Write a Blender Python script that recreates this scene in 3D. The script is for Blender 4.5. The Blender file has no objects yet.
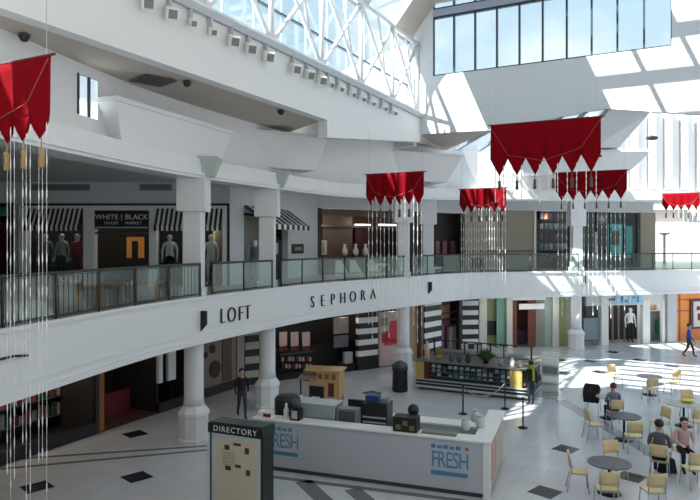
import bpy, bmesh, math, random
from mathutils import Vector, Matrix
random.seed(7)
S = bpy.context.scene
COL = S.collection
PI = math.pi
F = 640.0; HY = 243.0; EYE = 6.0            # focal length in px of a 700 px frame, horizon row, eye height

# ------------------------------------------------------------------ survey helpers (photo -> metres)
def P(px, py, d):
    return Vector(((px-350)/F*d, d, EYE-(py-HY)/F*d))
def Gz(px, py, z=0.0):
    d = (EYE-z)*F/(py-HY)
    return Vector(((px-350)/F*d, d, z))

# ------------------------------------------------------------------ materials
MATS = {}
def mat(name, col, rough=.6, metal=0., noise=.06, scale=6., emit=None, estr=0., spec=.5, bump=0.):
    if name in MATS: return MATS[name]
    m = bpy.data.materials.new(name); m.use_nodes = True
    nt = m.node_tree; b = nt.nodes['Principled BSDF']
    b.inputs['Roughness'].default_value = rough; b.inputs['Metallic'].default_value = metal
    b.inputs['Specular IOR Level'].default_value = spec
    tc = nt.nodes.new('ShaderNodeTexCoord'); nz = nt.nodes.new('ShaderNodeTexNoise')
    nz.inputs['Scale'].default_value = scale; nz.inputs['Detail'].default_value = 3
    nt.links.new(tc.outputs['Object'], nz.inputs['Vector'])
    mx = nt.nodes.new('ShaderNodeMix'); mx.data_type = 'RGBA'
    c = Vector(col[:3])
    mx.inputs['A'].default_value = (*[max(0, x*(1-noise)) for x in c], 1)
    mx.inputs['B'].default_value = (*[min(1, x*(1+noise)) for x in c], 1)
    nt.links.new(nz.outputs['Fac'], mx.inputs['Factor'])
    nt.links.new(mx.outputs['Result'], b.inputs['Base Color'])
    if bump:
        bp = nt.nodes.new('ShaderNodeBump'); bp.inputs['Strength'].default_value = bump
        nt.links.new(nz.outputs['Fac'], bp.inputs['Height']); nt.links.new(bp.outputs['Normal'], b.inputs['Normal'])
    if emit:
        b.inputs['Emission Color'].default_value = (*emit, 1); b.inputs['Emission Strength'].default_value = estr
    MATS[name] = m; return m
def wood(name, c1, c2, scale=3., rough=.45):
    if name in MATS: return MATS[name]
    m = bpy.data.materials.new(name); m.use_nodes = True
    nt = m.node_tree; b = nt.nodes['Principled BSDF']; b.inputs['Roughness'].default_value = rough
    tc = nt.nodes.new('ShaderNodeTexCoord'); mp = nt.nodes.new('ShaderNodeMapping')
    mp.inputs['Scale'].default_value = (scale, scale, scale*.15)
    w = nt.nodes.new('ShaderNodeTexNoise'); w.inputs['Scale'].default_value = 4; w.inputs['Detail'].default_value = 5
    r = nt.nodes.new('ShaderNodeMix'); r.data_type = 'RGBA'
    r.inputs['A'].default_value = (*c1, 1); r.inputs['B'].default_value = (*c2, 1)
    nt.links.new(tc.outputs['Object'], mp.inputs['Vector']); nt.links.new(mp.outputs['Vector'], w.inputs['Vector'])
    nt.links.new(w.outputs['Fac'], r.inputs['Factor']); nt.links.new(r.outputs['Result'], b.inputs['Base Color'])
    MATS[name] = m; return m
def glass(name, tint=(.9, .97, .97), refl=.08, rough=.02):
    if name in MATS: return MATS[name]
    m = bpy.data.materials.new(name); m.use_nodes = True
    nt = m.node_tree; nt.nodes.clear()
    o = nt.nodes.new('ShaderNodeOutputMaterial'); t = nt.nodes.new('ShaderNodeBsdfTransparent')
    g = nt.nodes.new('ShaderNodeBsdfGlossy'); x = nt.nodes.new('ShaderNodeMixShader')
    t.inputs['Color'].default_value = (*tint, 1); g.inputs['Roughness'].default_value = rough
    lw = nt.nodes.new('ShaderNodeLayerWeight'); lw.inputs['Blend'].default_value = .25
    mu = nt.nodes.new('ShaderNodeMath'); mu.operation = 'MULTIPLY_ADD'
    mu.inputs[1].default_value = .12; mu.inputs[2].default_value = refl
    nt.links.new(lw.outputs['Fresnel'], mu.inputs[0]); nt.links.new(mu.outputs[0], x.inputs['Fac'])
    nt.links.new(t.outputs[0], x.inputs[1]); nt.links.new(g.outputs[0], x.inputs[2]); nt.links.new(x.outputs[0], o.inputs['Surface'])
    MATS[name] = m; return m
def floor_mat():
    m = bpy.data.materials.new('polished_stone'); m.use_nodes = True
    nt = m.node_tree; b = nt.nodes['Principled BSDF']
    tc = nt.nodes.new('ShaderNodeTexCoord'); mp = nt.nodes.new('ShaderNodeMapping')
    mp.inputs['Rotation'].default_value = (0, 0, math.radians(27))
    br = nt.nodes.new('ShaderNodeTexBrick'); br.offset = 0; br.squash = 1
    br.inputs['Color1'].default_value = (.66, .66, .68, 1); br.inputs['Color2'].default_value = (.70, .70, .71, 1)
    br.inputs['Mortar'].default_value = (.5, .5, .52, 1); br.inputs['Scale'].default_value = 1
    br.inputs['Brick Width'].default_value = .6; br.inputs['Row Height'].default_value = .6; br.inputs['Mortar Size'].default_value = .006
    nz = nt.nodes.new('ShaderNodeTexNoise'); nz.inputs['Scale'].default_value = 1.3; nz.inputs['Detail'].default_value = 6
    mx = nt.nodes.new('ShaderNodeMix'); mx.data_type = 'RGBA'; mx.blend_type = 'MULTIPLY'; mx.inputs['Factor'].default_value = .25
    rr = nt.nodes.new('ShaderNodeMapRange'); rr.inputs['To Min'].default_value = .10; rr.inputs['To Max'].default_value = .26
    nt.links.new(tc.outputs['Object'], mp.inputs['Vector']); nt.links.new(mp.outputs['Vector'], br.inputs['Vector'])
    nt.links.new(tc.outputs['Object'], nz.inputs['Vector'])
    nt.links.new(br.outputs['Color'], mx.inputs['A']); nt.links.new(nz.outputs['Color'], mx.inputs['B'])
    nt.links.new(mx.outputs['Result'], b.inputs['Base Color'])
    nt.links.new(nz.outputs['Fac'], rr.inputs['Value']); nt.links.new(rr.outputs['Result'], b.inputs['Roughness'])
    return m

WHITE = mat('white_paint', (.74, .74, .74), .6, noise=.02)
WALLW = mat('cool_white_wall', (.66, .68, .70), .65, noise=.02)
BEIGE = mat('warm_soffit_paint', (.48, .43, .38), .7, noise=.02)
TRUSSW = mat('truss_white', (.8, .8, .82), .4, noise=.02)
TRACK = mat('track_grey', (.42, .44, .47), .4, noise=.03)
BLACK = mat('black', (.012, .012, .013), .5)
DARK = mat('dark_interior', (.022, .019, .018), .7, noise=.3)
DGREY = mat('dark_grey', (.06, .06, .065), .5)
MGREY = mat('mid_grey', (.2, .21, .22), .5)
LGREY = mat('light_grey', (.5, .51, .52), .5)
OFFW = mat('off_white', (.8, .79, .76), .5)
CHROME = mat('brushed_steel', (.45, .46, .48), .3, .9)
BLKMETAL = mat('black_metal', (.02, .022, .025), .35, .6)
RAILM = mat('rail_bronze', (.05, .048, .045), .4, .5)
GLASS = glass('clear_glass', (.80, .88, .86), .03)
SKYGLASS = glass('skylight_glass', (.93, .98, 1.), .03)
STOREGL = glass('shop_glass', (.8, .85, .85), .02)
GREENGL = mat('green_glass_panel', (.16, .34, .27), .15)
RED = mat('banner_red', (.20, .001, .006), .9, noise=.1, scale=3, spec=.1)
REDDRESS = mat('red_cloth', (.45, .01, .03), .7)
MAROON = mat('maroon_panel', (.10, .008, .014), .6)
CORD = mat('dull_red_cord', (.26, .07, .04), .6)
GOLD = mat('gold_cord', (.35, .22, .09), .5)
BEAD = mat('bead_crystal', (.9, .88, .84), .7, spec=.2)
TAN = mat('tan_panel', (.36, .32, .25), .6)
TANW = mat('tan_light', (.5, .45, .36), .6)
BROWNW = wood('brown_wood', (.075, .04, .024), (.13, .075, .045))
OAK = wood('yellow_beech', (.68, .50, .24), (.80, .62, .34), 5, .35)
CARTW = wood('honey_wood', (.42, .23, .10), (.58, .36, .17), 4)
ORANGE = mat('orange_panel', (.72, .24, .03), .45)
ORGLOW = mat('warm_lit_picture', (.5, .2, .06), .5, emit=(1., .38, .1), estr=.1, noise=.6, scale=4)
LAMP = mat('lamp_glow', (.9, .85, .75), .5, emit=(1., .88, .7), estr=3.)
LITW = mat('lit_shelf', (.9, .85, .8), .5, emit=(1., .85, .75), estr=1.2)
BLUE = mat('logo_blue', (.07, .23, .40), .5)
SKYB = mat('sign_pale_blue', (.35, .62, .85), .5)
TEAL = mat('teal_screen', (.05, .3, .3), .3, emit=(.1, .5, .5), estr=.25, noise=.6, scale=5)
GREEN = mat('leaf_green', (.05, .11, .03), .6, noise=.5)
AWNG = mat('green_awning', (.03, .28, .17), .6)
PINK = mat('pale_pink', (.62, .42, .42), .6)
YELLOW = mat('mustard_panel', (.50, .36, .10), .5)
SKIN = mat('skin', (.55, .34, .25), .55)
HAIRD = mat('dark_hair', (.02, .014, .012), .5)
DENIM = mat('dark_trousers', (.03, .033, .045), .8)
BLUECL = mat('blue_jacket', (.03, .07, .42), .7)
GREYCL = mat('blue_grey_jacket', (.16, .18, .24), .8)
SMOKECL = mat('smoky_grey_coat', (.10, .10, .105), .8)
BLACKCL = mat('black_cloth', (.012, .012, .014), .85)
LIMECL = mat('lime_scarf', (.30, .36, .04), .8)
WHITECL = mat('white_cloth', (.8, .79, .77), .8)
DKRED = mat('dark_red', (.2, .01, .015), .6)
BEIGEB = mat('directory_beige', (.62, .52, .38), .5, noise=.05)
PALEG = mat('directory_pale', (.52, .56, .52), .5)
OLIVE = mat('olive_panel', (.24, .27, .13), .6)
PLUM = mat('plum_goods', (.10, .05, .09), .6, noise=.6, scale=9)

# ------------------------------------------------------------------ mesh builder
class MB:
    def __init__(s): s.bm = bmesh.new(); s.mats = []
    def mi(s, m):
        if m is None: return 0
        if m not in s.mats: s.mats.append(m)
        return s.mats.index(m)
    def face(s, pts, m=None):
        f = s.bm.faces.new([s.bm.verts.new(p) for p in pts]); f.material_index = s.mi(m); return f
    def hexa(s, b, t, m=None):           # bottom and top quads, both counter-clockwise seen from above
        vb = [s.bm.verts.new(p) for p in b]; vt = [s.bm.verts.new(p) for p in t]; k = s.mi(m)
        n = len(vb)
        fs = [s.bm.faces.new(vb[::-1]), s.bm.faces.new(vt)]
        for i in range(n): fs.append(s.bm.faces.new([vb[i], vb[(i+1) % n], vt[(i+1) % n], vt[i]]))
        for f in fs: f.material_index = k
        return fs
    def box(s, lo, hi, m=None, M=None):
        x0, y0, z0 = lo; x1, y1, z1 = hi
        b = [Vector(p) for p in ((x0, y0, z0), (x1, y0, z0), (x1, y1, z0), (x0, y1, z0))]
        t = [Vector((p.x, p.y, z1)) for p in b]
        if M: b = [M @ p for p in b]; t = [M @ p for p in t]
        s.hexa(b, t, m); return s
    def prism(s, poly, z0, z1, m=None):
        s.hexa([Vector((p[0], p[1], z0)) for p in poly], [Vector((p[0], p[1], z1)) for p in poly], m); return s
    def tube(s, pts, r, n=8, m=None, caps=True):
        k = s.mi(m); pts = [Vector(p) for p in pts]
        rs = r if isinstance(r, (list, tuple)) else [r]*len(pts)
        rings = []; a = None
        for i, p in enumerate(pts):
            d = (pts[min(i+1, len(pts)-1)]-pts[max(i-1, 0)]).normalized()
            if a is None: a = d.orthogonal().normalized()
            a = (a-d*a.dot(d)).normalized(); b = d.cross(a)
            rings.append([s.bm.verts.new(p+(a*math.cos(2*PI*j/n)+b*math.sin(2*PI*j/n))*rs[i]) for j in range(n)])
        for i in range(len(rings)-1):
            for j in range(n):
                f = s.bm.faces.new([rings[i][j], rings[i][(j+1) % n], rings[i+1][(j+1) % n], rings[i+1][j]]); f.material_index = k; f.smooth = n > 5
        if caps:
            for rg in (rings[0][::-1], rings[-1]): s.bm.faces.new(rg).material_index = k
        return s
    def lathe(s, prof, n=16, m=None, c=(0, 0), ph=0, sm=True):      # prof [(r, z)] bottom to top
        k = s.mi(m); rings = []
        for r, z in prof:
            rings.append([s.bm.verts.new((c[0]+r*math.cos(2*PI*j/n+ph), c[1]+r*math.sin(2*PI*j/n+ph), z)) for j in range(n)])
        for i in range(len(rings)-1):
            for j in range(n):
                f = s.bm.faces.new([rings[i][j], rings[i][(j+1) % n], rings[i+1][(j+1) % n], rings[i+1][j]]); f.material_index = k; f.smooth = sm
        s.bm.faces.new(rings[0][::-1]).material_index = k; s.bm.faces.new(rings[-1]).material_index = k
        return s
    def ball(s, c, r, m=None, sc=(1, 1, 1), seg=12):
        k = s.mi(m)
        g = bmesh.ops.create_uvsphere(s.bm, u_segments=seg, v_segments=seg//2+2, radius=r, matrix=Matrix.Translation(Vector(c)) @ Matrix.Diagonal((*sc, 1)))
        for v in g['verts']:
            for f in v.link_faces: f.material_index = k; f.smooth = True
        return s
    def build(s, name, m=None, parent=None, bevel=0.):
        if m is not None and not s.mats: s.mats = [m]
        bmesh.ops.recalc_face_normals(s.bm, faces=s.bm.faces)
        me = bpy.data.meshes.new(name); s.bm.to_mesh(me); s.bm.free()
        for x in s.mats: me.materials.append(x)
        o = bpy.data.objects.new(name, me); COL.objects.link(o)
        if parent: o.parent = parent
        if bevel:
            b = o.modifiers.new('bevel', 'BEVEL'); b.width = bevel; b.segments = 2; b.limit_method = 'ANGLE'
        return o

def tag(o, label=None, cat=None, group=None, kind=None):
    if label: o['label'] = label
    if cat: o['category'] = cat
    if group: o['group'] = group
    if kind: o['kind'] = kind
    return o
def thing(name, label, cat, loc=(0, 0, 0), rz=0, group=None):
    o = bpy.data.objects.new(name, None); COL.objects.link(o)
    o.location = loc; o.rotation_euler = (0, 0, rz); o.empty_display_size = .2
    return tag(o, label, cat, group)
def struct(name, mb, m=None, parent=None, bevel=0.):
    o = mb.build(name, m, parent, bevel); o['kind'] = 'structure'; return o
def copy_tree(o, parent=None):
    c = o.copy(); COL.objects.link(c)
    if parent: c.parent = parent
    for ch in list(o.children): copy_tree(ch, c)
    return c
def text(body, size, M, m, name, parent, ext=.01, sx=1., bold=0.):
    cu = bpy.data.curves.new(name, 'FONT'); cu.body = body; cu.size = size; cu.extrude = ext
    cu.offset = bold; cu.align_x = 'CENTER'; cu.align_y = 'CENTER'; cu.space_character = sx
    t = bpy.data.objects.new('tmp_text', cu); COL.objects.link(t)
    dg = bpy.context.evaluated_depsgraph_get()
    me = bpy.data.meshes.new_from_object(t.evaluated_get(dg)); bpy.data.objects.remove(t)
    me.transform(M); me.materials.clear(); me.materials.append(m); me.name = name
    o = bpy.data.objects.new(name, me); COL.objects.link(o)
    if parent: o.parent = parent
    return o

# ------------------------------------------------------------------ plan
def catmull(pts, n=8):
    out = []
    for i in range(len(pts)-1):
        p0 = pts[max(i-1, 0)]; p1 = pts[i]; p2 = pts[i+1]; p3 = pts[min(i+2, len(pts)-1)]
        for k in range(n):
            t = k/n
            out.append(tuple(.5*(2*p1[j]+(-p0[j]+p2[j])*t+(2*p0[j]-5*p1[j]+4*p2[j]-p3[j])*t*t+(-p0[j]+3*p1[j]-3*p2[j]+p3[j])*t**3) for j in (0, 1)))
    out.append(tuple(pts[-1])); return out
EDGE = catmull([(-7.7, 5.5), (-7.15, 9), (-6.42, 11.75), (-5.4, 16.1), (-4.5, 18.7), (-2.85, 22.2), (-.9, 25.7), (2.2, 29.3), (6.3, 34.0), (12.3, 35.7), (16.5, 36.8), (20, 37.9), (24, 39.6), (30, 43)], 6)
def off(path, o):
    res = []
    for i, p in enumerate(path):
        a = Vector(path[max(i-1, 0)]); b = Vector(path[min(i+1, len(path)-1)])
        d = (b-a).normalized(); n = Vector((-d.y, d.x)); res.append((p[0]+n.x*o, p[1]+n.y*o))
    return res
def sweep(mb, path, prof, m=None, zf=None):       # prof [(offset outward, z)] closed
    k = mb.mi(m); rings = []
    offs = [off(path, o) for o, z in prof]
    for i in range(len(path)):
        rings.append([mb.bm.verts.new((offs[j][i][0], offs[j][i][1], prof[j][1]+(zf(path[i]) if zf else 0))) for j in range(len(prof))])
    n = len(prof)
    for i in range(len(rings)-1):
        for j in range(n):
            mb.bm.faces.new([rings[i][j], rings[i][(j+1) % n], rings[i+1][(j+1) % n], rings[i+1][j]]).material_index = k
    mb.bm.faces.new(rings[0]).material_index = k; mb.bm.faces.new(rings[-1][::-1]).material_index = k
    return mb
def zfar(p): return max(0., (p[1]-27)*.05)       # the upper ceilings climb slowly towards the far side
UF = 4.4                                          # upper floor
OUT = [(40, 50), (40, 66), (-34, 66), (-34, 5.5)]

# lower floor with its inlays
fm = MB(); FM = floor_mat()
fm.face([(-34, 0, 0), (42, 0, 0), (42, 66, 0), (-34, 66, 0)], FM)
INK = mat('black_stone', (.03, .03, .035), .15)
BAND = mat('grey_stone_band', (.17, .17, .19), .15)
def diamond(c, r, m=INK):
    u = Vector((.454, .891, 0)); v = Vector((.891, -.454, 0)); c = Vector((c[0], c[1], .003))
    w = (u+v).normalized()*r; q = (u-v).normalized()*r
    fm.face([c+Vector((r, 0, 0)), c+Vector((0, r, 0)), c-Vector((r, 0, 0)), c-Vector((0, r, 0))], m)
for px, py in ((545, 492), (566, 449), (631, 477), (135, 434), (137, 477), (37, 487), (563, 373), (554, 389), (312, 380), (372, 393), (600, 372), (640, 360), (590, 361), (672, 366), (655, 384), (612, 352), (560, 360)):
    g = Gz(px, py); diamond((g.x, g.y), .44)
def band(p0, p1, w, m=BAND):
    a = Gz(*p0); b = Gz(*p1); a.z = b.z = .002; n = (b-a).normalized().cross(Vector((0, 0, 1)))*w/2
    fm.face([a-n, b-n, b+n, a+n], m)
band((0, 460), (207, 446), .16); band((0, 469), (207, 450), .16)
band((250, 474), (480, 503), .2); band((303, 481), (330, 506), .42); band((352, 489), (380, 512), .42)
band((560, 400), (660, 458), .5, mat('pale_grey_band', (.34, .34, .38), .15))
struct('floor', fm)

# upper floor slab, its fascia and mouldings
sl = MB(); poly = EDGE+OUT
sl.prism(poly[::-1], 3.0, UF, WHITE); struct('floor_upper', sl)
tm = MB(); sweep(tm, EDGE, [(-.05, UF-.06), (.12, UF-.06), (.12, UF+.02), (-.05, UF+.02)], WHITE); struct('trim_1', tm)
tm = MB(); sweep(tm, EDGE, [(-.06, 3.02), (.05, 3.02), (.05, 3.16), (-.06, 3.16)], WHITE); struct('trim_2', tm)
tm = MB(); sweep(tm, EDGE, [(-.02, 3.30), (.05, 3.30), (.05, 3.35), (-.02, 3.35)], WHITE); struct('trim_3', tm)

# the balcony the photographer stands on; near walls added unseen to cut stray light
nb = MB(); nb.box((-34, -8, 3.0), (30, 3.6, UF), WHITE); struct('floor_near_balcony', nb)
nb = MB(); nb.box((-34, 1.5, 0), (30, 1.8, 3.0), DGREY); struct('blocker_near_lower', nb)  # unseen, added to shut out low light under the balcony
nb = MB(); nb.box((-34, 5.0, 0), (-8.0, 5.3, 17), WALLW); struct('blocker_near_left', nb)  # unseen, added to keep light from behind off the left side
nb = MB(); nb.box((-34, 5.3, 0), (-33.7, 60, 11), DGREY); struct('wall_far_left', nb)
sl = MB(); sl.prism((off(EDGE, .13)+OUT)[::-1], UF, UF+.006, mat('walkway_stone', (.30, .29, .28), .3)); struct('floor_upper_finish', sl)
# upper entablature, ring ceilings, ring wall
tm = MB(); sweep(tm, EDGE, [(.0, 7.92), (.75, 7.92), (.75, 8.5), (.0, 8.5)], WHITE, zfar); struct('trim_4', tm)
tm = MB(); sweep(tm, EDGE, [(-.06, 8.0), (.0, 8.0), (.0, 8.09), (-.06, 8.09)], WHITE, zfar); struct('trim_5', tm)
cm = MB()
def ringfaces(mb, path, o0, o1, z0, z1, m, zf=None, sel=None):
    a = off(path, o0); b = off(path, o1)
    for i in range(len(path)-1):
        if sel and not sel(path[i]): continue
        q = [(a[i], z0), (a[i+1], z0), (b[i+1], z1), (b[i], z1)]; zz = [zf(path[i]) if zf else 0, zf(path[i+1]) if zf else 0]
        mb.face([(q[0][0][0], q[0][0][1], z0+zz[0]), (q[1][0][0], q[1][0][1], z0+zz[1]), (q[2][0][0], q[2][0][1], z1+zz[1]), (q[3][0][0], q[3][0][1], z1+zz[0])], m)
ringfaces(cm, EDGE, .7, 14., 8.3, 8.3, WALLW, zfar)
struct('ceiling_upper', cm)
cm = MB(); ringfaces(cm, EDGE, .6, .6, 8.4, 11.3, WHITE, None, lambda p: (p[1] > 15.4 or p[1] < 14.5) and p[0] < 13.2)
ringfaces(cm, EDGE, .6, .6, 8.4, 9.0, WHITE, None, lambda p: 14.5 <= p[1] <= 15.4)
ringfaces(cm, EDGE, .6, .6, 9.95, 11.3, WHITE, None, lambda p: 14.5 <= p[1] <= 15.4)
ringfaces(cm, EDGE, .6, .6, 8.4, 14.5, WHITE, None, lambda p: p[0] >= 13.2)
struct('wall_ring', cm)

rb = off(EDGE, .58)
for i, p in enumerate(rb):
    if p[0] >= 13.6 and i % 2 == 0 and i+1 < len(rb):
        d_ = (Vector(rb[i+1])-Vector(p)).normalized(); n_ = Vector((d_.y, -d_.x)); m = MB(); q = [Vector(p), Vector(p)+d_*.3, Vector(p)+d_*.3+n_*.35, Vector(p)+n_*.35]
        m.prism([(v.x, v.y) for v in q], 9.2, 14.5, WHITE); struct('trim_%d' % (30+i), m)
# lantern: axis u, across v
U = Vector((.465, .885, 0)); N = Vector((.885, -.465, 0)); L0 = Vector((-6.26, 11.4, 0)); K = L0+U*20.4
def L(s, o=0, z=0): v = L0+U*s+N*o; return Vector((v.x, v.y, z))
def slabL(mb, s0, s1, o0, o1, z0, z1, m=None):
    b = [L(s0, o0, z0), L(s1, o0, z0), L(s1, o1, z0), L(s0, o1, z0)]; t = [L(s0, o0, z1), L(s1, o0, z1), L(s1, o1, z1), L(s0, o1, z1)]
    mb.hexa(b[::-1], t[::-1], m)
bm_ = MB(); slabL(bm_, -14, 11.8, -.35, 0, 10.2, 11.75, WHITE); struct('wall_left_band', bm_)
bm_ = MB(); b = [L(11.8, 0, 9.6), L(20.4, 0, 10.65), L(20.4, -.35, 10.65), L(11.8, -.35, 9.6)]
t = [L(11.8, 0, 11.75), L(20.4, 0, 11.75), L(20.4, -.35, 11.75), L(11.8, -.35, 11.75)]; bm_.hexa(b, t, WHITE)
struct('wall_left_band_end', bm_)
tm = MB(); slabL(tm, -14, 20.4, -.1, .12, 11.75, 11.95, TRACK); struct('trim_6', tm)
# soffit between band and ring wall (left) and the far soffit
cm = MB()
inner = [L(s, -.34, 10.21) for s in (-14, -8, -4, 0, 4, 8, 11.9)]
ed = off(EDGE, 1.3)
outer = [Vector((p[0], p[1], 10.21)) for p in ed if p[1] < 25.5]
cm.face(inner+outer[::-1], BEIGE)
struct('ceiling_left_soffit', cm)
WB = [(0.0, 11.0), (3.27, 10.93), (7.87, 11.42), (11.3, 10.86), (18, 10.8)]        # end wall bottom (distance along it, z)
def E(t, o=0, z=0): v = K+N*t+U*o; return Vector((v.x, v.y, z))
cm = MB()
far = [Vector((p[0], p[1], 10.9)) for p in off(EDGE, .7) if p[1] > 25.3]
left_far = [p for p in far if p.x < 5.6]; right_far = [p for p in far if 12.3 < p.x < 15.2]
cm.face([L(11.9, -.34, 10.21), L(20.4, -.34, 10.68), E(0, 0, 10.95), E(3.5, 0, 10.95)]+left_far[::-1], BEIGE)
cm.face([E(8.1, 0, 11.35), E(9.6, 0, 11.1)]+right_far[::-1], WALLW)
struct('ceiling_far_soffit', cm)
# end wall with its window band
ew = MB()
def ewall(t0, t1, z0a, z0b, z1, m=WALLW):
    b = [E(t0, 0, z0a), E(t1, 0, z0b), E(t1, .3, z0b), E(t0, .3, z0a)]; tt = [E(t0, 0, z1), E(t1, 0, z1), E(t1, .3, z1), E(t0, .3, z1)]
    ew.hexa(b, tt, m)
SILL = 13.6; WT0 = .62; WT1 = 10.35
for i in range(len(WB)-1): ewall(WB[i][0], WB[i+1][0], WB[i][1], WB[i+1][1], SILL)
ewall(-.3, WT0, SILL, SILL, 17.2); ewall(WT1, 18, SILL, SILL, 17.2)
ew.hexa([E(-6.2, 0, 10.5), E(-.3, 0, 10.5), E(-.3, .3, 10.5), E(-6.2, .3, 10.5)], [E(-6.2, 0, 13.9), E(-.3, 0, 15.35), E(-.3, .3, 15.35), E(-6.2, .3, 13.9)], WALLW)
struct('wall_end', ew)
win = thing('window_1', 'tall band of sky-lit panes with dark mullions high in the end wall', 'window', E(0, 0, 0)); win['kind'] = 'structure'
W_ = Matrix(((N.x, U.x, 0, 0), (N.y, U.y, 0, 0), (0, 0, 1, 0), (0, 0, 0, 1)))       # local x along wall, y outward
def wbox(lo, hi, name, m): return MB().box(lo, hi, m, W_).build(name, m, win)
FRM = mat('window_frame_dark', (.03, .05, .07), .4)
for zz in (SILL, 16.25): wbox((WT0, .05, zz-.04), (WT1, .2, zz+.06), 'window_rail', FRM)
wbox((WT0, 0, 16.31), (WT1, .25, 16.62), 'spandrel', mat('spandrel_grey', (.36, .4, .5), .6))
wbox((WT0, .05, 16.62), (WT1, .2, 16.7), 'window_rail', FRM)
for i in range(11):
    x = WT0+(WT1-WT0)*i/10; wbox((x-.035, .05, SILL), (x+.035, .2, 17.2), 'mullion', FRM)
wbox((WT0, .11, SILL), (WT1, .13, 16.3), 'window_pane', SKYGLASS); wbox((WT0, .11, 16.7), (WT1, .13, 17.2), 'window_pane', SKYGLASS)

# clerestory glazing on the lantern's left, outside the truss
cl = thing('window_2', 'long clerestory glazing behind the white roof truss', 'window', L(0, 0, 0)); cl['kind'] = 'structure'
WL = Matrix(((U.x, N.x, 0, 0), (U.y, N.y, 0, 0), (0, 0, 1, 0), (0, 0, 0, 1)))
def lbox(lo, hi, name, m, par): return MB().box(lo, hi, m, WL).build(name, m, par)
lbox((4.0, -.63, 11.75), (20.4, -.60, 15.3), 'window_pane', SKYGLASS, cl)
lbox((-6.4, -.63, 12.3), (-4.5, -.60, 14.7), 'window_pane', SKYGLASS, cl)  # unseen opening added so sun reaches the near banner
lbox((4.0, -.66, 13.28), (20.4, -.57, 13.34), 'window_rail', FRM, cl)
for i in range(12): lbox((4.0+i*1.48-.02, -.65, 11.75), (4.0+i*1.48+.02, -.58, 15.3), 'mullion', mat('pale_mullion', (.35, .5, .6), .4), cl)
cw = MB(); slabL(cw, -14, -6.4, -.7, -.5, 11.75, 15.3, WHITE); slabL(cw, -4.5, 4.0, -.7, -.5, 11.75, 15.3, WHITE); slabL(cw, -6.4, -4.5, -.7, -.5, 14.7, 15.3, WHITE); slabL(cw, -6.4, -4.5, -.7, -.5, 11.75, 12.3, WHITE); slabL(cw, -5.5, -5.35, -.7, -.5, 12.3, 14.7, WHITE); struct('wall_left_sunblock', cw)  # unseen near bays closed to keep sun off the foreground
# ledge and roof outside the clerestory
rf = MB()
slabL(rf, -14, 21, -2.2, -.3, 10.9, 11.6, WHITE)
# lantern ceiling: cove, then unseen roof with openings shaped to steer the sun
def cove(s0, s1):
    b = [L(s0, -.6, 15.25), L(s1, -.6, 15.25), L(s1, .75, 16.9), L(s0, .75, 16.9)]; t = [p+Vector((0, 0, .35)) for p in b]
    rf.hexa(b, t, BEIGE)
cove(-14, 8.8); cove(14.0, 15.8); cove(18.5, 20.5)
FR = .4
GS0, GS1, GO0, GO1 = 7.5, 20.2, 5.7, 13.0  # glazed field bounds chosen for where the sun lands
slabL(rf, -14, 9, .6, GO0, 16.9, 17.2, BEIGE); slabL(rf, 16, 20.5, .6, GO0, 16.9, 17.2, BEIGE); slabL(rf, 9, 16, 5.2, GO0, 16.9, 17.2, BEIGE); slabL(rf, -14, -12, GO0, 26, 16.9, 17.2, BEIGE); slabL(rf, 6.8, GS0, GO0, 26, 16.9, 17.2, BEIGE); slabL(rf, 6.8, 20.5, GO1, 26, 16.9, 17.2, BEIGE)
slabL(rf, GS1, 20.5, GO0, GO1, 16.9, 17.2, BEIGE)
struct('ceiling_lantern', rf)
sk = thing('window_3', 'lantern roof glazing with white bars, outlined to shape the sun patches', 'window'); sk['kind'] = 'structure'
x = MB(); slabL(x, GS0, GS1, GO0, GO1, 17.05, 17.08, SKYGLASS); x.build('window_pane', SKYGLASS, sk)
for i in range(10):  # unseen bars added to stripe the sunlight
    x = MB(); q = GS0+(GS1-GS0)*(i+.5)/10; slabL(x, q-.13, q+.13, GO0, GO1, 16.9, 17.15, TRUSSW); x.build('skylight_bar', TRUSSW, sk)
x = MB(); slabL(x, 9, 16, .75, 5.2, 17.05, 17.08, SKYGLASS); x.build('window_pane', SKYGLASS, sk)  # second unseen field added to light the right-hand floor
for i in range(6):
    x = MB(); q = 9+7*(i+.5)/6; slabL(x, q-.11, q+.11, .75, 5.2, 16.9, 17.15, TRUSSW); x.build('skylight_bar', TRUSSW, sk)
for i in range(3):
    x = MB(); q = GO0+(GO1-GO0)*(i+1)/4; slabL(x, GS0, GS1, q-.06, q+.06, 16.95, 17.15, TRUSSW); x.build('skylight_bar', TRUSSW, sk)
FROST = bpy.data.materials.new('frosted_fill_panel'); FROST.use_nodes = True; _n = FROST.node_tree; _n.nodes.clear()
_o = _n.nodes.new('ShaderNodeOutputMaterial'); _t = _n.nodes.new('ShaderNodeBsdfTranslucent'); _t.inputs['Color'].default_value = (FR, FR*.95, FR*.88, 1); _n.links.new(_t.outputs[0], _o.inputs['Surface'])
sk3 = thing('roof_fill_panels', 'unseen frosted panels added over the near atrium for soft fill light', 'window'); sk3['kind'] = 'structure'
for i in range(6):  # added translucent panels, scatter sunlight down as fill
    x = MB(); a = -12+18.8*i/6; slabL(x, a, a+18.8/6-.12, GO0, 26, 17.05, 17.08, FROST); x.build('window_pane', FROST, sk3)
for a_, b_ in ((8.8, 14), (15.8, 18.5)):  # cove bays glazed only to pass sun to floor and end wall
    x = MB(); b = [L(a_, -.6, 15.3), L(b_, -.6, 15.3), L(b_, .75, 16.95), L(a_, .75, 16.95)]; x.hexa(b, [p+Vector((0, 0, .03)) for p in b]); x.build('window_pane', SKYGLASS, sk)
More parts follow.
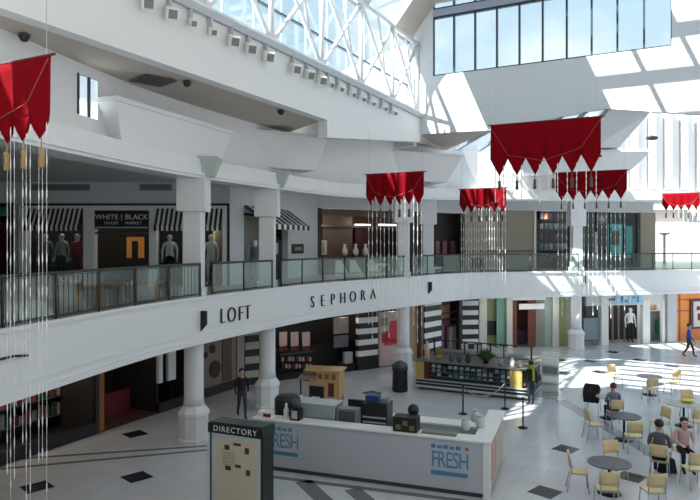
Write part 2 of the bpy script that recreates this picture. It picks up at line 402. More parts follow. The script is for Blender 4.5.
# small skylight in the far soffit, behind the big banner
sk2 = thing('window_4', 'narrow striped skylight in the far soffit above the large banner', 'window'); sk2['kind'] = 'structure'
q = [E(3.5, .05, 10.98), E(8.1, .05, 11.38), Vector((12.3, 36.4, 10.95)), Vector((5.7, 34.2, 10.95))]
x = MB(); x.hexa(q, [p+Vector((0, 0, .03)) for p in q]); x.build('window_pane', SKYGLASS, sk2)
for i in range(6):
    f0 = i/5; a = q[0].lerp(q[1], f0); b = q[3].lerp(q[2], f0); n = (q[1]-q[0]).normalized()*.09
    x = MB(); bb = [a-n, a+n, b+n, b-n]; x.hexa(bb, [p+Vector((0, 0, .12)) for p in bb]); x.build('skylight_bar', mat('blue_grey_bar', (.2, .24, .3), .5), sk2)

# truss
tr = thing('roof_truss', 'white lattice roof truss standing on the band beneath the skylight', 'truss', L(0, 0, 0))
def tbar(a, b, r, name): x = MB(); x.tube([WL @ Vector(a), WL @ Vector(b)], r, 8, TRUSSW); x.build(name, TRUSSW, tr)
ZB, ZT = 11.98, 15.15; ns = [-.3+2.98*i for i in range(8)]
tbar((-.3, -.12, ZB+.06), (20.4, -.12, ZB+.06), .1, 'bottom_chord'); tbar((-.3, -.12, ZT), (20.4, -.12, ZT), .1, 'top_chord')
for i, s_ in enumerate(ns):
    s_ = min(s_, 20.35)
    tbar((s_, -.12, ZB), (s_, -.12, ZT), .085, 'post')
    if i < 7:
        e = min(ns[i+1], 20.35)
        tbar((s_, -.12, ZB), (e, -.12, ZT), .075, 'diagonal'); tbar((s_, -.12, ZT), (e, -.12, ZB), .075, 'diagonal')
        tbar(((s_+e)/2, -.12, ZT), ((s_+e)/2+.75, -.12, ZB+.8), .05, 'diagonal')

# flared capitals over the columns (inverted pyramids)
def flare(i, a, b, zt, zb, il, ir, fr, depth):
    a = Vector((*a, 0)); b = Vector((*b, 0)); d = (b-a).normalized(); o = Vector((-d.y, d.x, 0))
    A, B = a, b; C, D = b+o*depth, a+o*depth
    A2, B2 = a+d*il+o*fr, b-d*ir+o*fr; C2, D2 = b-d*ir+o*(depth-fr*.3), a+d*il+o*(depth-fr*.3)
    m = MB(); m.hexa([Vector((p.x, p.y, zb)) for p in (A2, B2, C2, D2)], [Vector((p.x, p.y, zt)) for p in (A, B, C, D)], WHITE)
    m.hexa([Vector((p.x, p.y, zt)) for p in (A-d*.05-o*.05, B+d*.05-o*.05, C, D)], [Vector((p.x, p.y, zt+.12)) for p in (A-d*.05-o*.05, B+d*.05-o*.05, C, D)], WHITE)
    struct('trim_%d' % i, m)
flare(10, (-5.62, 15.4), (-3.75, 20.2), 9.42, 8.35, .5, .35, .25, 1.8)
flare(11, (-4.1, 22.2), (-.82, 24.0), 9.9, 8.75, 1.1, .35, .4, 2.4)
flare(12, (-.56, 29.0), (5.5, 31.3), 10.2, 9.0, .45, .6, .4, 2.2)
flare(13, (8.7, 33.85), (15.6, 33.2), 10.75, 9.75, .6, .9, .5, 2.2)

# columns
def column(name, x, y, label, lower=True, upper=True, ztop=8.0, nk=(0, 0)):
    t = thing(name, label, 'column', (x, y, 0)); t['kind'] = 'structure'
    if lower:
        m = MB(); m.lathe([(.47, 0), (.47, .12), (.43, .15), (.43, .78), (.47, .82), (.47, .92), (.36, 1.06), (.33, 1.12)], 8, WHITE, ph=PI/8, sm=False); m.build('plinth', WHITE, t)
        m = MB(); m.lathe([(.31, 1.1), (.29, 1.4), (.29, 2.95), (.3, 3.0)], 24, WHITE); m.build('shaft', WHITE, t)
    if upper:
        m = MB(); m.box((-.33, -.33, UF), (.33, .33, UF+.25), WHITE); m.build('base', WHITE, t)
        m = MB(); m.box((-.28, -.28, UF+.25), (.28, .28, 7.0), WHITE); m.build('shaft', WHITE, t, .03)
        m = MB(); m.box((-.42, -.42, 6.95), (.42, .42, ztop), WHITE); m.build('capital', WHITE, t)
        m = MB(); m.lathe([(.3, ztop-.02), (.56, ztop+.55)], 4, mat('pale_green_cone', (.42, .48, .45), .6), c=nk, ph=PI/4, sm=False); m.build('neck', None, t)
    return t
COLS = [(-4.72, 19.35), (-3.0, 23.25), (2.5, 30.1), (3.95, 32.6), (12.85, 36.35)]
column('column', *COLS[0], 'white column with octagonal plinth beside the black letters on the fascia', nk=(.42, -.12))
column('column', *COLS[1], 'white column standing just behind the left end of the counter kiosk', nk=(.4, -.25))
column('column', *COLS[2], 'white column at the balcony corner behind the lit red banner', ztop=8.15)
column('column', *COLS[3], 'upper white column on the balcony floor beside the corner column', lower=False, ztop=8.25)
column('column', *COLS[4], 'sunlit white column between the green glass shop and the blue-signed shop', ztop=8.35)

# ------------------------------------------------------------------ railings
def arc(path):
    s = [0]
    for i in range(1, len(path)): s.append(s[-1]+(Vector(path[i])-Vector(path[i-1])).length)
    return s
RP = off(EDGE, .06); RS = arc(RP)
def at(s):
    for i in range(len(RS)-1):
        if RS[i+1] >= s: f = (s-RS[i])/(RS[i+1]-RS[i]); a, b = Vector(RP[i]), Vector(RP[i+1]); return a.lerp(b, f)
    return Vector(RP[-1])
def s_near(p): return min((( (Vector(RP[i])-Vector(p)).length), RS[i]) for i in range(len(RP)))[1]
cuts = [0.3]+[s_near(c) for c in (COLS[0], COLS[1], COLS[2], COLS[4])]+[RS[-1]-.4]
rl = ['picket railing along the balcony in front of the striped-awning shop', 'glass railing panel run above the four black letters',
      'long glass railing above the seven spaced letters', 'glass railing on the far balcony under the lit banners', 'railing past the sunlit column where the balcony turns away']
for k in range(5):
    a, b = cuts[k]+.3, cuts[k+1]-.3; p0 = at(a)
    t = thing('railing', rl[k], 'railing', (p0.x, p0.y, UF+.02), 0, 'balcony railings')
    n = max(2, round((b-a)/1.5)); base = Vector((p0.x, p0.y, UF+.02))
    def loc(s, z): q = at(s); return Vector((q.x, q.y, UF+.02+z))-base
    fine = [a+(b-a)*i/(n*4) for i in range(n*4+1)]
    m = MB(); m.tube([loc(s, .96) for s in fine], .035, 8, RAILM); m.build('handrail', RAILM, t)
    m = MB(); m.tube([loc(s, .07) for s in fine], .02, 6, RAILM); m.build('bottom_rail', RAILM, t)
    for i in range(n+1):
        s = a+(b-a)*i/n; m = MB(); m.tube([loc(s, 0), loc(s, .96)], .026, 8, RAILM); m.build('railing_post', RAILM, t)
        if i < n:
            e = a+(b-a)*(i+1)/n; A0, A1 = loc(s+.05, .1), loc(e-.05, .1); w = (A1-A0).normalized().cross(Vector((0, 0, 1)))*.006
            m = MB(); m.hexa([A0-w, A1-w, A1+w, A0+w], [q+Vector((0, 0, .84)) for q in (A0-w, A1-w, A1+w, A0+w)], GLASS); m.build('glass_panel', GLASS, t)
            if k == 0:
                m = MB(); c = 9
                m.tube([loc(s+.03, .9), loc(e-.03, .9)], .01, 5, RAILM)
                for j in range(c): q = s+(e-s)*(j+.5)/c; m.tube([loc(q, .06), loc(q, .92)], .009, 5, RAILM)
                m.build('picket_infill', RAILM, t)

# ------------------------------------------------------------------ walls and shopfronts
class Wall:
    def __init__(s, A, B):
        s.A = Vector((*A, 0)); s.B = Vector((*B, 0)); s.d = (s.B-s.A).normalized(); s.n = Vector((s.d.y, -s.d.x, 0))   # n towards the atrium
        s.len = (s.B-s.A).length
        s.M = Matrix(((s.d.x, s.n.x, 0, 0), (s.d.y, s.n.y, 0, 0), (0, 0, 1, 0), (0, 0, 0, 1)))
    def t(s, px):
        k = (px-350)/F; den = s.d.x-k*s.d.y; return (k*s.A.y-s.A.x)/den
    def z(s, py, px):
        q = s.A+s.d*s.t(px); return EYE-(py-HY)/F*q.y
    def pt(s, t, o=0, z=0): v = s.A+s.d*t+s.n*o; return Vector((v.x, v.y, z))
def rng(w, px0, px1, z0, z1):
    a, b = w.t(px0), w.t(px1); mid = (px0+px1)/2
    # a bound that is a row of the photo (> 20) is turned into a height
    zz = [w.z(v, mid) if v > 20 else v for v in (z0, z1)]
    return min(a, b), max(a, b), min(zz), max(zz)
class Front:
    """a shopfront standing on a wall line; local x along the wall, y towards the atrium"""
    def __init__(s, w, name, label, cat, z=0, px=None, group=None):
        s.w = w; s.o = w.A if px is None else w.pt(w.t(px)); s.base = Vector((s.o.x, s.o.y, z))
        s.e = thing(name, label, cat, s.base, 0, group)
    def box(s, name, px0, px1, z0, z1, o0, o1, m, label=None, parent=None, bevel=0):
        om = (o0+o1)/2; w_ = s.w
        if abs(om) > .3 and name not in ('back_wall', 'side_wall', 'shop_floor', 'shop_ceiling'):
            w_ = Wall(tuple(s.w.pt(0, om))[:2], tuple(s.w.pt(s.w.len, om))[:2])
        a, b, c, d = rng(w_, px0, px1, z0, z1); mb = MB()
        q = [s.w.pt(a, o0)-s.base, s.w.pt(b, o0)-s.base, s.w.pt(b, o1)-s.base, s.w.pt(a, o1)-s.base]
        bz = s.base.z
        mb.hexa([Vector((p.x, p.y, c-bz)) for p in q], [Vector((p.x, p.y, d-bz)) for p in q], m)
        o = mb.build(name, m, parent or s.e, bevel)
        if label: o['label'] = label
        return o
    def awning(s, px0, px1, z0, z1, out, n, o0=.02, name='awning'):
        a, b, c, d = rng(s.w, px0, px1, z0, z1); mb = MB(); bz = s.base.z
        for i in range(n):
            t0 = a+(b-a)*i/n; t1 = a+(b-a)*(i+1)/n; m = OFFW if i % 2 else BLACK
            mid = c+.25*(d-c)
            pr = [(o0, d), (out*.8, c+.3*(d-c)), (out, c+.22*(d-c)), (out, c), (out-.02, c), (out-.02, c+.2*(d-c)), (o0, d-.06)]
            A = [mb.bm.verts.new(s.w.pt(t0, y, z-bz)-Vector((s.base.x, s.base.y, 0))) for y, z in pr]
            B = [mb.bm.verts.new(s.w.pt(t1, y, z-bz)-Vector((s.base.x, s.base.y, 0))) for y, z in pr]
            k = mb.mi(m)
            for j in range(len(pr)): mb.bm.faces.new([A[j], A[(j+1) % len(pr)], B[(j+1) % len(pr)], B[j]]).material_index = k
            mb.bm.faces.new(A).material_index = k; mb.bm.faces.new(B[::-1]).material_index = k
        return mb.build(name, None, s.e)
    def text(s, name, body, px, py, size, m, o=.03, sx=1., parent=None, fit=None):
        t = s.w.t(px); z = s.w.z(py, px) if py > 20 else py
        M = Matrix.Translation(s.w.pt(t, o, z)-s.base) @ Matrix(((s.w.d.x, 0, s.w.n.x, 0), (s.w.d.y, 0, s.w.n.y, 0), (0, 1, 0, 0), (0, 0, 0, 1)))
        return text(body, size, M, m, name, parent or s.e, .008, sx)
    def boxes(s, rows):
        for r in rows: s.box(*r)
def wallstruct(name, w, o0, o1, rows, m):
    mb = MB()
    for t0, t1, z0, z1 in rows:
        q = [w.pt(t0, o0), w.pt(t1, o0), w.pt(t1, o1), w.pt(t0, o1)]
        mb.hexa([Vector((p.x, p.y, z0)) for p in q], [Vector((p.x, p.y, z1)) for p in q], m)
    return struct(name, mb)

# --- upper level walls
WA = Wall((-17, 24), (-4.5, 24)); WBk = Wall((-4.5, 24), (-1.6, 32)); WC = Wall((-1.6, 32), (7.0, 38.2)); WD = Wall((7.0, 38.2), (20.3, 42.8))
HDR = 7.45
def t_(w, px): return w.t(px)
wallstruct('wall_upper_left', WA, -.35, 0, [(0, WA.len, HDR, 8.6)], WALLW)
mb = MB()
for px0, px1 in ((32, 90), (140, 172)):
    a, b = WA.t(px0), WA.t(px1); m = MB(); q = [WA.pt(a, .005), WA.pt(b, .005), WA.pt(b, .03), WA.pt(a, .03)]
    m.hexa([p+Vector((0, 0, 7.97)) for p in q], [p+Vector((0, 0, 8.2)) for p in q], MGREY)
    o = m.build('air_grille', MGREY); tag(o, 'long grey slot grille over the %s of the striped-awning shop' % ('left window' if px0 == 32 else 'sign'), 'vent')
    mb2 = None
wallstruct('wall_upper_corner', WBk, -.3, 0, [(0, WBk.t(244), UF, 8.7), (WBk.t(288), WBk.len, UF, 8.7), (WBk.t(244), WBk.t(288), 7.2, 8.7)], WALLW)
wallstruct('wall_upper_middle', WC, -.3, 0, [(0, WC.len, 7.75, 9.4)], WALLW)
wallstruct('wall_upper_right', WD, -.3, 0, [(0, WD.len, 8.0, 10)], WALLW)

# striped-awning shop
f = Front(WA, 'storefront', 'upper black and white shopfront with striped awnings and black sign panel', 'storefront', UF, 20)
f.box('black_header_line', 25, 229, 203.4, 205.6, -.02, .06, BLACK); f.box('black_end_line', 227.5, 229.5, 204, UF, -.02, .06, BLACK)
for a, b in ((20, 28), (84.5, 95), (150, 157), (193, 197), (223, 227)): f.box('pilaster', a, b, 206, UF, -.25, .12, OFFW)
f.box('header', 20, 229, 212, 205.6, -.3, .03, OFFW)
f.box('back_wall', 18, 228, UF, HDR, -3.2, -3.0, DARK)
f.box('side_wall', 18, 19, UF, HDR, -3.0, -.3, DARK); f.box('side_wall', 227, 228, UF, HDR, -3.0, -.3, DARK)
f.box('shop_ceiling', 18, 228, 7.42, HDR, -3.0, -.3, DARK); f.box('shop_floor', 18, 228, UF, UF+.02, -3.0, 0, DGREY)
sp = f.box('sign_panel', 95, 150, 210.5, 229, -.1, .05, BLACK)
f.text('lettering', 'WHITE | BLACK', 122, 217.2, .27, OFFW, .06, 1.05, sp); f.text('lettering', 'HOUSE', 112, 223.2, .15, OFFW, .06, 1.15, sp); f.text('lettering', 'MARKET', 134, 223.2, .15, OFFW, .06, 1.15, sp)
f.box('sign_underline', 96, 148, 226.8, 228.2, .05, .06, LGREY, None, sp)
for a, b, n in ((29, 84, 23), (157, 193, 15), (197, 223, 11)): f.awning(a, b, 231, 208, .4, n)
for a, b in ((28, 84.5), (157, 193), (197, 223)):
    f.box('window_pane', a, b, UF+.1, 7.15, -.1, -.08, STOREGL)
f.box('lit_picture', 127, 144, 258, 237, -2.98, -2.9, ORGLOW); f.box('dark_figure_picture', 132, 138, 258, 241, -2.9, -2.86, BLACK)
f.box('transom_bar', 95, 150, 232, 234, -.1, 0, DGREY)
f.box('display_plinth', 30, 84, 288, 285, -.9, -.3, DGREY)
# the maroon neighbour
f = Front(WA, 'storefront', 'dark maroon upper shopfront with small green awning at the photo edge', 'storefront', UF, -60)
f.box('back_wall', -70, 17, UF, HDR, -1.6, -1.5, MAROON); f.box('pilaster', 14.5, 18.5, UF, HDR, -.2, .1, LGREY); f.box('pilaster', -24, -20, UF, HDR, -.2, .1, LGREY)
f.box('header', -70, 14.5, 203, 213, -.3, .05, DARK)
a, b, c, d = rng(WA, -20, 10, 216, 207); m = MB()
q = [WA.pt(a, 0)-f.base, WA.pt(b, 0)-f.base]; n = WA.n
m.hexa([q[0]+n*.6+Vector((0, 0, c)), q[1]+n*.6+Vector((0, 0, c)), q[1]+n*.1+Vector((0, 0, c)), q[0]+n*.1+Vector((0, 0, c))], [q[0]+n*.2+Vector((0, 0, d)), q[1]+n*.2+Vector((0, 0, d)), q[1]+n*.1+Vector((0, 0, d)), q[0]+n*.1+Vector((0, 0, d))], AWNG); m.build('awning', AWNG, f.e)
for i in range(4): f.box('shelf', -18, 14, UF+.5+i*.62, UF+.54+i*.62, -1.5, -1.1, DKRED)
# corner shop with a small awning
f = Front(WBk, 'storefront', 'narrow upper shop door with striped awning behind the second column', 'storefront', UF, 244)
f.box('back_wall', 244, 290, UF, 7.2, -1.4, -1.3, TANW); f.box('door', 272, 283, UF, 240, -.2, -.1, BLACK); f.box('door_window', 275, 280, 254, 243, -.1, -.09, LGREY)
f.box('picture', 272, 284, 239, 232, -1.25, -1.2, mat('peach_picture', (.6, .42, .3), .6)); f.box('side_panel', 246, 254, UF, 232, -.3, -.2, MGREY)
f.awning(244, 287, 230, 207.5, 1.1, 15)
sgn = Front(WBk, 'wall_plaque', 'small black plaque with gold edge on the white balcony wall', 'plaque', UF, 297)
sgn.box('plate', 291.5, 303, 244, 253.5, .0, .04, BLACK); sgn.box('plate_face', 294, 301, 247, 250.5, .04, .05, mat('plaque_gold', (.3, .27, .16), .4))
# brown home store
f = Front(WC, 'storefront', 'brown wood-lined upper shopfront above the seven spaced letters', 'storefront', UF, 318)
ZT_ = 7.75
f.box('back_wall', 300, 500, UF, ZT_, -3.0, -2.9, BROWNW); f.box('side_wall', 318, 319.5, UF, ZT_, -2.9, -.3, BROWNW); f.box('jamb', 317.5, 321, UF, ZT_, -.3, .05, BLACK); f.box('jamb', 460, 464, UF, ZT_, -.3, .05, BLACK)
f.box('shop_floor', 318, 466, UF, UF+.02, -2.9, 0, DGREY); f.box('divider_wall', 405, 433, UF, ZT_, -.4, -.1, DARK)
f.box('partition', 322, 352, UF, ZT_, -1.9, -1.8, BROWNW); f.box('ceiling_rail', 320, 400, 227.5, 225.5, -1.7, -1.5, DGREY)
f.box('lit_shelf', 355, 370, 226, 224, -1.75, -1.6, LITW); f.box('lit_shelf', 379, 398, 226, 224, -1.75, -1.6, LITW)
f.box('bulkhead', 320, 400, 216, 206, -1.0, -.8, BROWNW)
f.box('dark_cabinet', 352, 400, 256, 229, -2.5, -1.9, mat('dark_wine', (.05, .008, .01), .7)); f.box('low_counter', 352, 400, 272, 256, -1.4, -1.0, DGREY)
f.box('white_tray', 366, 388, 266, 263.5, -1.2, -.9, OFFW); f.box('green_shelf', 322, 346, 272, 262, -1.6, -1.3, mat('dim_green', (.03, .06, .045), .6))
f.box('dark_panel', 434, 460, UF, 210, -.9, -.8, mat('umber', (.035, .026, .02), .6)); f.box('white_table', 432, 440, 269, 267, -.7, -.3, OFFW)
for i, px in enumerate((437, 444, 453)): f.box('garment', px-2, px+2, 254, 241, -.75, -.6, mat('dusty_pink', (.25, .12, .13), .7))
# white seats in front
for px, w in ((324, 5), (338, 6), (356, 6)):
    p = WC.pt(WC.t(px), 1.6, UF); m = MB()
    m.hexa([Vector((-.35, -.3, .0)), Vector((.35, -.3, .0)), Vector((.35, .3, 0)), Vector((-.35, .3, 0))], [Vector((-.33, -.1, .75)), Vector((-.05, -.1, .75)), Vector((-.05, .3, .75)), Vector((-.33, .3, .75))], OFFW)
    m.hexa([Vector((-.3, -.34, .1)), Vector((.3, -.34, .1)), Vector((.3, -.3, .1)), Vector((-.3, -.3, .1))], [Vector((-.3, -.34, .2)), Vector((.2, -.34, .2)), Vector((.2, -.3, .2)), Vector((-.3, -.3, .2))], LGREY)
    o = m.build('sloped_planter', OFFW); o.location = p
    tag(o, {324: 'white wedge planter by the pale wall end of the balcony', 338: 'middle white wedge planter behind the glass railing', 356: 'white wedge planter before the tray counter of the brown shop'}[px], 'planter', 'white wedge planters')
for px, py in ((333, 249), (337, 249)):
    pass
def vase(px, py0, py1, o, w=WC, name='vase', lab='', m=OFFW, grp=None):
    t = w.t(px); z0 = w.z(py1, px); z1 = w.z(py0, px); h = z1-z0; p = w.pt(t, o, z0)
    b = MB(); b.lathe([(.12*h, 0), (.22*h, .12*h), (.26*h, .4*h), (.12*h, .72*h), (.1*h, .85*h), (.16*h, h)], 12, m)
    q = b.build(name, m); q.location = p; tag(q, lab, 'vase', grp); return q
for i, px in enumerate((358, 369, 379)): vase(px, 244, 256, -1.2, lab=['tall pale vase on the shop counter under the first lit shelf', 'pale vase in the middle of the shop counter', 'pale vase nearest the corner column on the shop counter'][i], grp='vases on the shop counter')
m = MB(); t = WC.t(336); z = WC.z(255, 336); m.box((-.42, -.05, 0), (.42, .05, .75), OFFW); m.box((-.3, -.06, .08), (-.03, -.05, .68), TANW); m.box((.03, -.06, .08), (.3, -.06+.01, .68), TANW)
o = m.build('framed_picture', OFFW); o.location = WC.pt(t, -1.6, z); tag(o, 'small pale double picture on the brown shop wall', 'picture')

# tan wall, product window, dark glass shop
f = Front(WD, 'storefront', 'plain tan panelled upper shopfront behind the small lit banner', 'storefront', UF, 463)
f.box('tan_panel', 464, 500, UF, 8.0, -.25, 0, TAN); f.box('tan_panel', 501, 534, UF, 8.0, -.25, 0, TAN); f.box('mid_rail', 464, 534, 250, 252.4, 0, .05, mat('rail_brown', (.2, .14, .1), .5))
f.box('black_notice', 471, 484, 258, 268, 0, .04, BLACK); f.box('pilaster', 533.5, 535.5, UF, 8.0, -.2, .08, OFFW)
f = Front(WD, 'storefront', 'dark upper shop window packed with products left of the sunlit column', 'storefront', UF, 536)
f.box('back_wall', 537, 583, UF, 8.0, -.9, -.8, DARK); f.box('shop_floor', 536, 583, UF, UF+.1, -.8, 0, DGREY); f.box('window_pane', 536, 568, UF+.1, 8, -.1, -.08, STOREGL)
for j in range(5):
    f.box('shelf', 538, 568, 219+j*10, 220+j*10, -.8, -.4, DGREY)
    for i in range(6):
        c = [PLUM, LGREY, mat('rust_goods', (.3, .1, .04), .6), MGREY, PLUM, mat('lilac_goods', (.3, .28, .42), .6)][(i*2+j) % 6]
        f.box('product', 539+i*4.8, 542+i*4.8, 219+j*10, 213.5+j*10, -.75, -.5, c)
f = Front(WD, 'storefront', 'black glazed upper shop with teal screens right of the sunlit column', 'storefront', UF, 584)
f.box('back_wall', 585, 639, UF, 8.0, -.9, -.8, BLACK)
for px in (583, 596, 610, 624, 637): f.box('mullion', px, px+1.2, UF, 8.0, -.1, .06, DGREY)
f.box('window_pane', 584, 638, UF+.05, 8.0, -.05, -.03, STOREGL); f.box('kick_panel', 583, 638, UF, UF+.3, -.2, 0, BLACK)
f.box('teal_screen', 608, 622, 224, 256, -.78, -.7, TEAL); f.box('teal_screen', 625, 632, 226, 258, -.78, -.7, TEAL)
f.box('brown_poster', 612, 619, 231, 245, -.7, -.68, mat('brown_poster', (.2, .1, .06), .6)); f.box('silver_post', 594, 596, 232, UF, -.1, .1, LGREY)
f.box('tan_panel', 640, 655, UF, 8.0, -.25, .05, TAN)
wallstruct('wall_upper_right_rear', WD, -1.3, -1.15, [(0, WD.len+.5, UF, 8.6)], DARK)
# passage beyond
pz = MB(); pz.box((20.5, 58, UF), (40, 58.3, 10.5), WHITE); struct('wall_passage', pz)
pz = MB(); pz.box((20.0, 50, 7.6), (40, 50.5, 8.6), WHITE); struct('wall_passage_header', pz)
m = MB(); m.lathe([(.16, 0), (.1, .1), (.1, 2.2), (.45, 2.35), (.45, 2.45)], 10, LGREY); o = m.build('passage_post', LGREY); o.location = (25.3, 51.5, UF); tag(o, 'slim grey post with flat top beyond the far passage railing', 'post')
pz = MB(); pz.box((21, 49, 7.4), (26, 50.4, 7.6), LITW); o = pz.build('ceiling_light', LITW); tag(o, 'glowing ceiling strip over the far passage', 'light')

# --- lower level walls
VA = Wall((-14.5, 7), (-10.6, 14.8)); VB = Wall((-8.5, 19), (-4.6, 26.9)); VC = Wall((-4.6, 26.9), (2.6, 31.6)); VD = Wall((2.6, 31.6), (6.6, 36.3)); VE = Wall((6.6, 36.3), (13.2, 37.3)); VF = Wall((13.2, 37.3), (18.6, 38.6)); VG = Wall((18.6, 38.6), (24, 40.6))
ZC = 3.0
def shop(w, label, px, name='storefront'): return Front(w, name, label, 'storefront', 0, px)
f = shop(VB, 'dim lower shop of colourful goods behind the hanging bead strings', -20)
B0 = VB.t(-20)
def shell(f, a, b, depth, m, fl=DARK):
    f.box('back_wall', a, b, 0, ZC, -depth-.1, -depth, m); f.box('side_wall', a, a+.6, 0, ZC, -depth, -.1, m); f.box('side_wall', b-.6, b, 0, ZC, -depth, -.1, m)
    f.box('shop_floor', a, b, 0, .02, -depth, 0, fl)
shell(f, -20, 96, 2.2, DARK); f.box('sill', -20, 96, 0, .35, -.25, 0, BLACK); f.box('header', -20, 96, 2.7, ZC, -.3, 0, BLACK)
pal = [DKRED, mat('goods_green', (.03, .09, .03), .6), PLUM, MGREY, mat('goods_ochre', (.2, .13, .05), .6), mat('goods_cream', (.4, .36, .3), .6), DKRED, mat('goods_rose', (.3, .06, .09), .6)]
for j in range(4):
    f.box('shelf', -18, 80, .45+j*.6, .48+j*.6, -2.0, -1.5, DGREY)
    for i in range(15):
        px = -16+i*6.4
        f.box('product', px, px+3.2+random.random()*2.2, .48+j*.6, .48+j*.6+.2+.25*random.random(), -1.9, -1.6, random.choice(pal))
f = shop(VB, 'dark lower shop with red panel and orange door strip left of the first column', 98)
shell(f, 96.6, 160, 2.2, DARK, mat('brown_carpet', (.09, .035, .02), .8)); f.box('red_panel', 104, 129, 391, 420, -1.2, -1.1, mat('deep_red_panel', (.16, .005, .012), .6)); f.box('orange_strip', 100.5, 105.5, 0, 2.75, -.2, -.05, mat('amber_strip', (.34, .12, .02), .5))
f.box('header', 97, 158, 2.75, ZC, -.3, 0, BLACK); f.box('tan_shelf', 108, 140, 420, 426, -1.0, -.4, mat('amber_floor_panel', (.22, .08, .03), .6)); f.box('jamb', 96, 99, 0, ZC, -.3, 0, BLACK)
for i, px in enumerate((132, 140, 148)): f.box('dim_display', px, px+4, 385, 395, -2, -1.8, [TANW, DGREY, MGREY][i])
f = shop(VB, 'lower doorway with white posts just left of the first column', 158)
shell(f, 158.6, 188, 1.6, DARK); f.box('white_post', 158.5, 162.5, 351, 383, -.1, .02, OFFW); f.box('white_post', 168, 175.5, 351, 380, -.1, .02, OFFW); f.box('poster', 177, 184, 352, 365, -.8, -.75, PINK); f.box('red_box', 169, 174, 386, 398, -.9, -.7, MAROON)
f.box('cream_item', 177, 186, 385, 399, -.9, -.7, TANW); f.box('base_sill', 158, 190, 0, .35, -.1, .05, BLACK); f.box('header', 158, 188, 2.85, ZC, -.3, 0, BLACK)
f = shop(VB, 'tan lower wall panel with dark round ornaments beside the first column', 200)
f.box('tan_panel', 188.5, 236, .35, ZC, -.2, 0, mat('tan_ornament_wall', (.24, .19, .15), .6)); f.box('base_sill', 188, 237, 0, .35, -.2, .05, BLACK)
for px, py, r in ((212, 349, .17), (214.5, 369, .34), (205, 355, .12)):
    t = VB.t(px); z = VB.z(py, px); m = MB(); c = VB.pt(t, .02, z)-f.base
    ring = [c+VB.d*r*math.cos(k*PI/8)+Vector((0, 0, r*math.sin(k*PI/8))) for k in range(16)]
    m.hexa(ring, [p+VB.n*.03 for p in ring], mat('ornament_brown', (.035, .02, .016), .6)); m.build('round_ornament', None, f.e)
f.box('stripe_edge', 222, 231, .4, ZC, 0, .04, BROWNW)
def stripes(f, a, b, n, z0, z1, o0, o1, m1=OFFW, m2=BLACK):
    A, B, _, _ = rng(f.w, a, b, 1, 2); mb = MB()
    for i in range(n):
        c = z0+(z1-z0)*i/n; d = z0+(z1-z0)*(i+1)/n; q = [f.w.pt(A, o0)-f.base, f.w.pt(B, o0)-f.base, f.w.pt(B, o1)-f.base, f.w.pt(A, o1)-f.base]
        mb.hexa([Vector((p.x, p.y, c)) for p in q], [Vector((p.x, p.y, d)) for p in q], m1 if i % 2 == 0 else m2)
    return mb.build('striped_pilaster', None, f.e)
f = shop(VC, 'black cosmetics shopfront with striped pilasters under the seven spaced letters', 246)
f.box('plain_pilaster', 236.5, 244, 0, ZC, -.2, .05, mat('dim_cream', (.42, .36, .31), .6)); stripes(f, 244.5, 259, 9, .3, ZC, -.15, .08, TANW, BLACK)  # tan stands for white here: shade painted into these stripes
f.box('base_sill', 236, 260, 0, .3, -.2, .1, BLACK)
shell(f, 260, 408, 2.6, BLACK); f.box('header', 260, 408, 2.85, ZC, -.4, .05, BLACK)
f.box('jamb', 260, 275, 0, ZC, -.2, .05, BLACK)
for px in (283, 294.5, 306): f.box('pale_picture', px-3.8, px+3.8, 332, 346, -1.0, -.95, mat('rosy_picture', (.62, .45, .42), .6)); f.box('picture_base', px-4, px+4, 346, 351, -1.0, -.93, MAROON)
f.box('display_ledge', 279, 312, 352, 353.5, -1.1, -.8, DGREY)
f.box('portrait_poster', 336.5, 351.5, 318, 334, -.3, -.25, mat('sepia_portrait', (.36, .28, .24), .6, noise=.6, scale=3)); f.box('lower_poster', 337, 351, 336, 348, -.3, -.25, mat('dusk_poster', (.16, .12, .15), .6, noise=.5, scale=4)); f.box('white_display', 344, 351.5, 352, 363, -.5, -.3, LGREY)
stripes(f, 357.5, 377, 9, .65, ZC, -.15, .08); f.box('pilaster_base', 357, 378, 0, .65, -.15, .08, BLACK)
pf = f.box('poster_frame', 380.5, 401.5, 312, 366, -.2, -.1, mat('poster_cream', (.5, .42, .36), .6)); f.box('green_corner', 382, 390, 318, 326, -.1, -.08, OLIVE, None, pf); f.box('cream_foot', 382, 400, 347, 360, -.1, -.08, PINK, None, pf)
for a, b, c, d in ((390, 400, 321, 331), (384, 398, 331, 342), (386, 399, 340, 345), (383, 389, 334, 343)): f.box('red_flower', a, b, c, d, -.1, -.07, mat('flower_red', (.55, .03, .05), .6, noise=.5, scale=8), None, pf)
for a, b in ((262, 334), (352.5, 357)): f.box('dark_shelving', a, b, .0, 1.1, -2.2, -1.6, BLACK)
for j in range(2):
    for i in range(9): f.box('cosmetic_pack', 281+i*3.4, 283+i*3.4, 357+j*7, 361+j*7, -1.5, -1.3, [PINK, DKRED, LGREY][(i+j) % 3])
f = shop(VD, 'brown and striped lower shopfront just right of the corner column', 424)
f.box('amber_panel', 408, 421, 0, ZC, -.3, -.2, mat('amber_wood', (.35, .22, .13), .5)); f.box('dark_jamb', 420.5, 423.5, 0, ZC, -.25, .02, BROWNW)
stripes(f, 423.8, 440.5, 9, .5, ZC, -.15, .06); f.box('back_wall', 440.5, 461, 0, ZC, -.8, -.7, mat('brown_shop', (.11, .065, .05), .6)); f.box('pilaster_base', 423, 441, 0, .5, -.15, .06, BLACK)
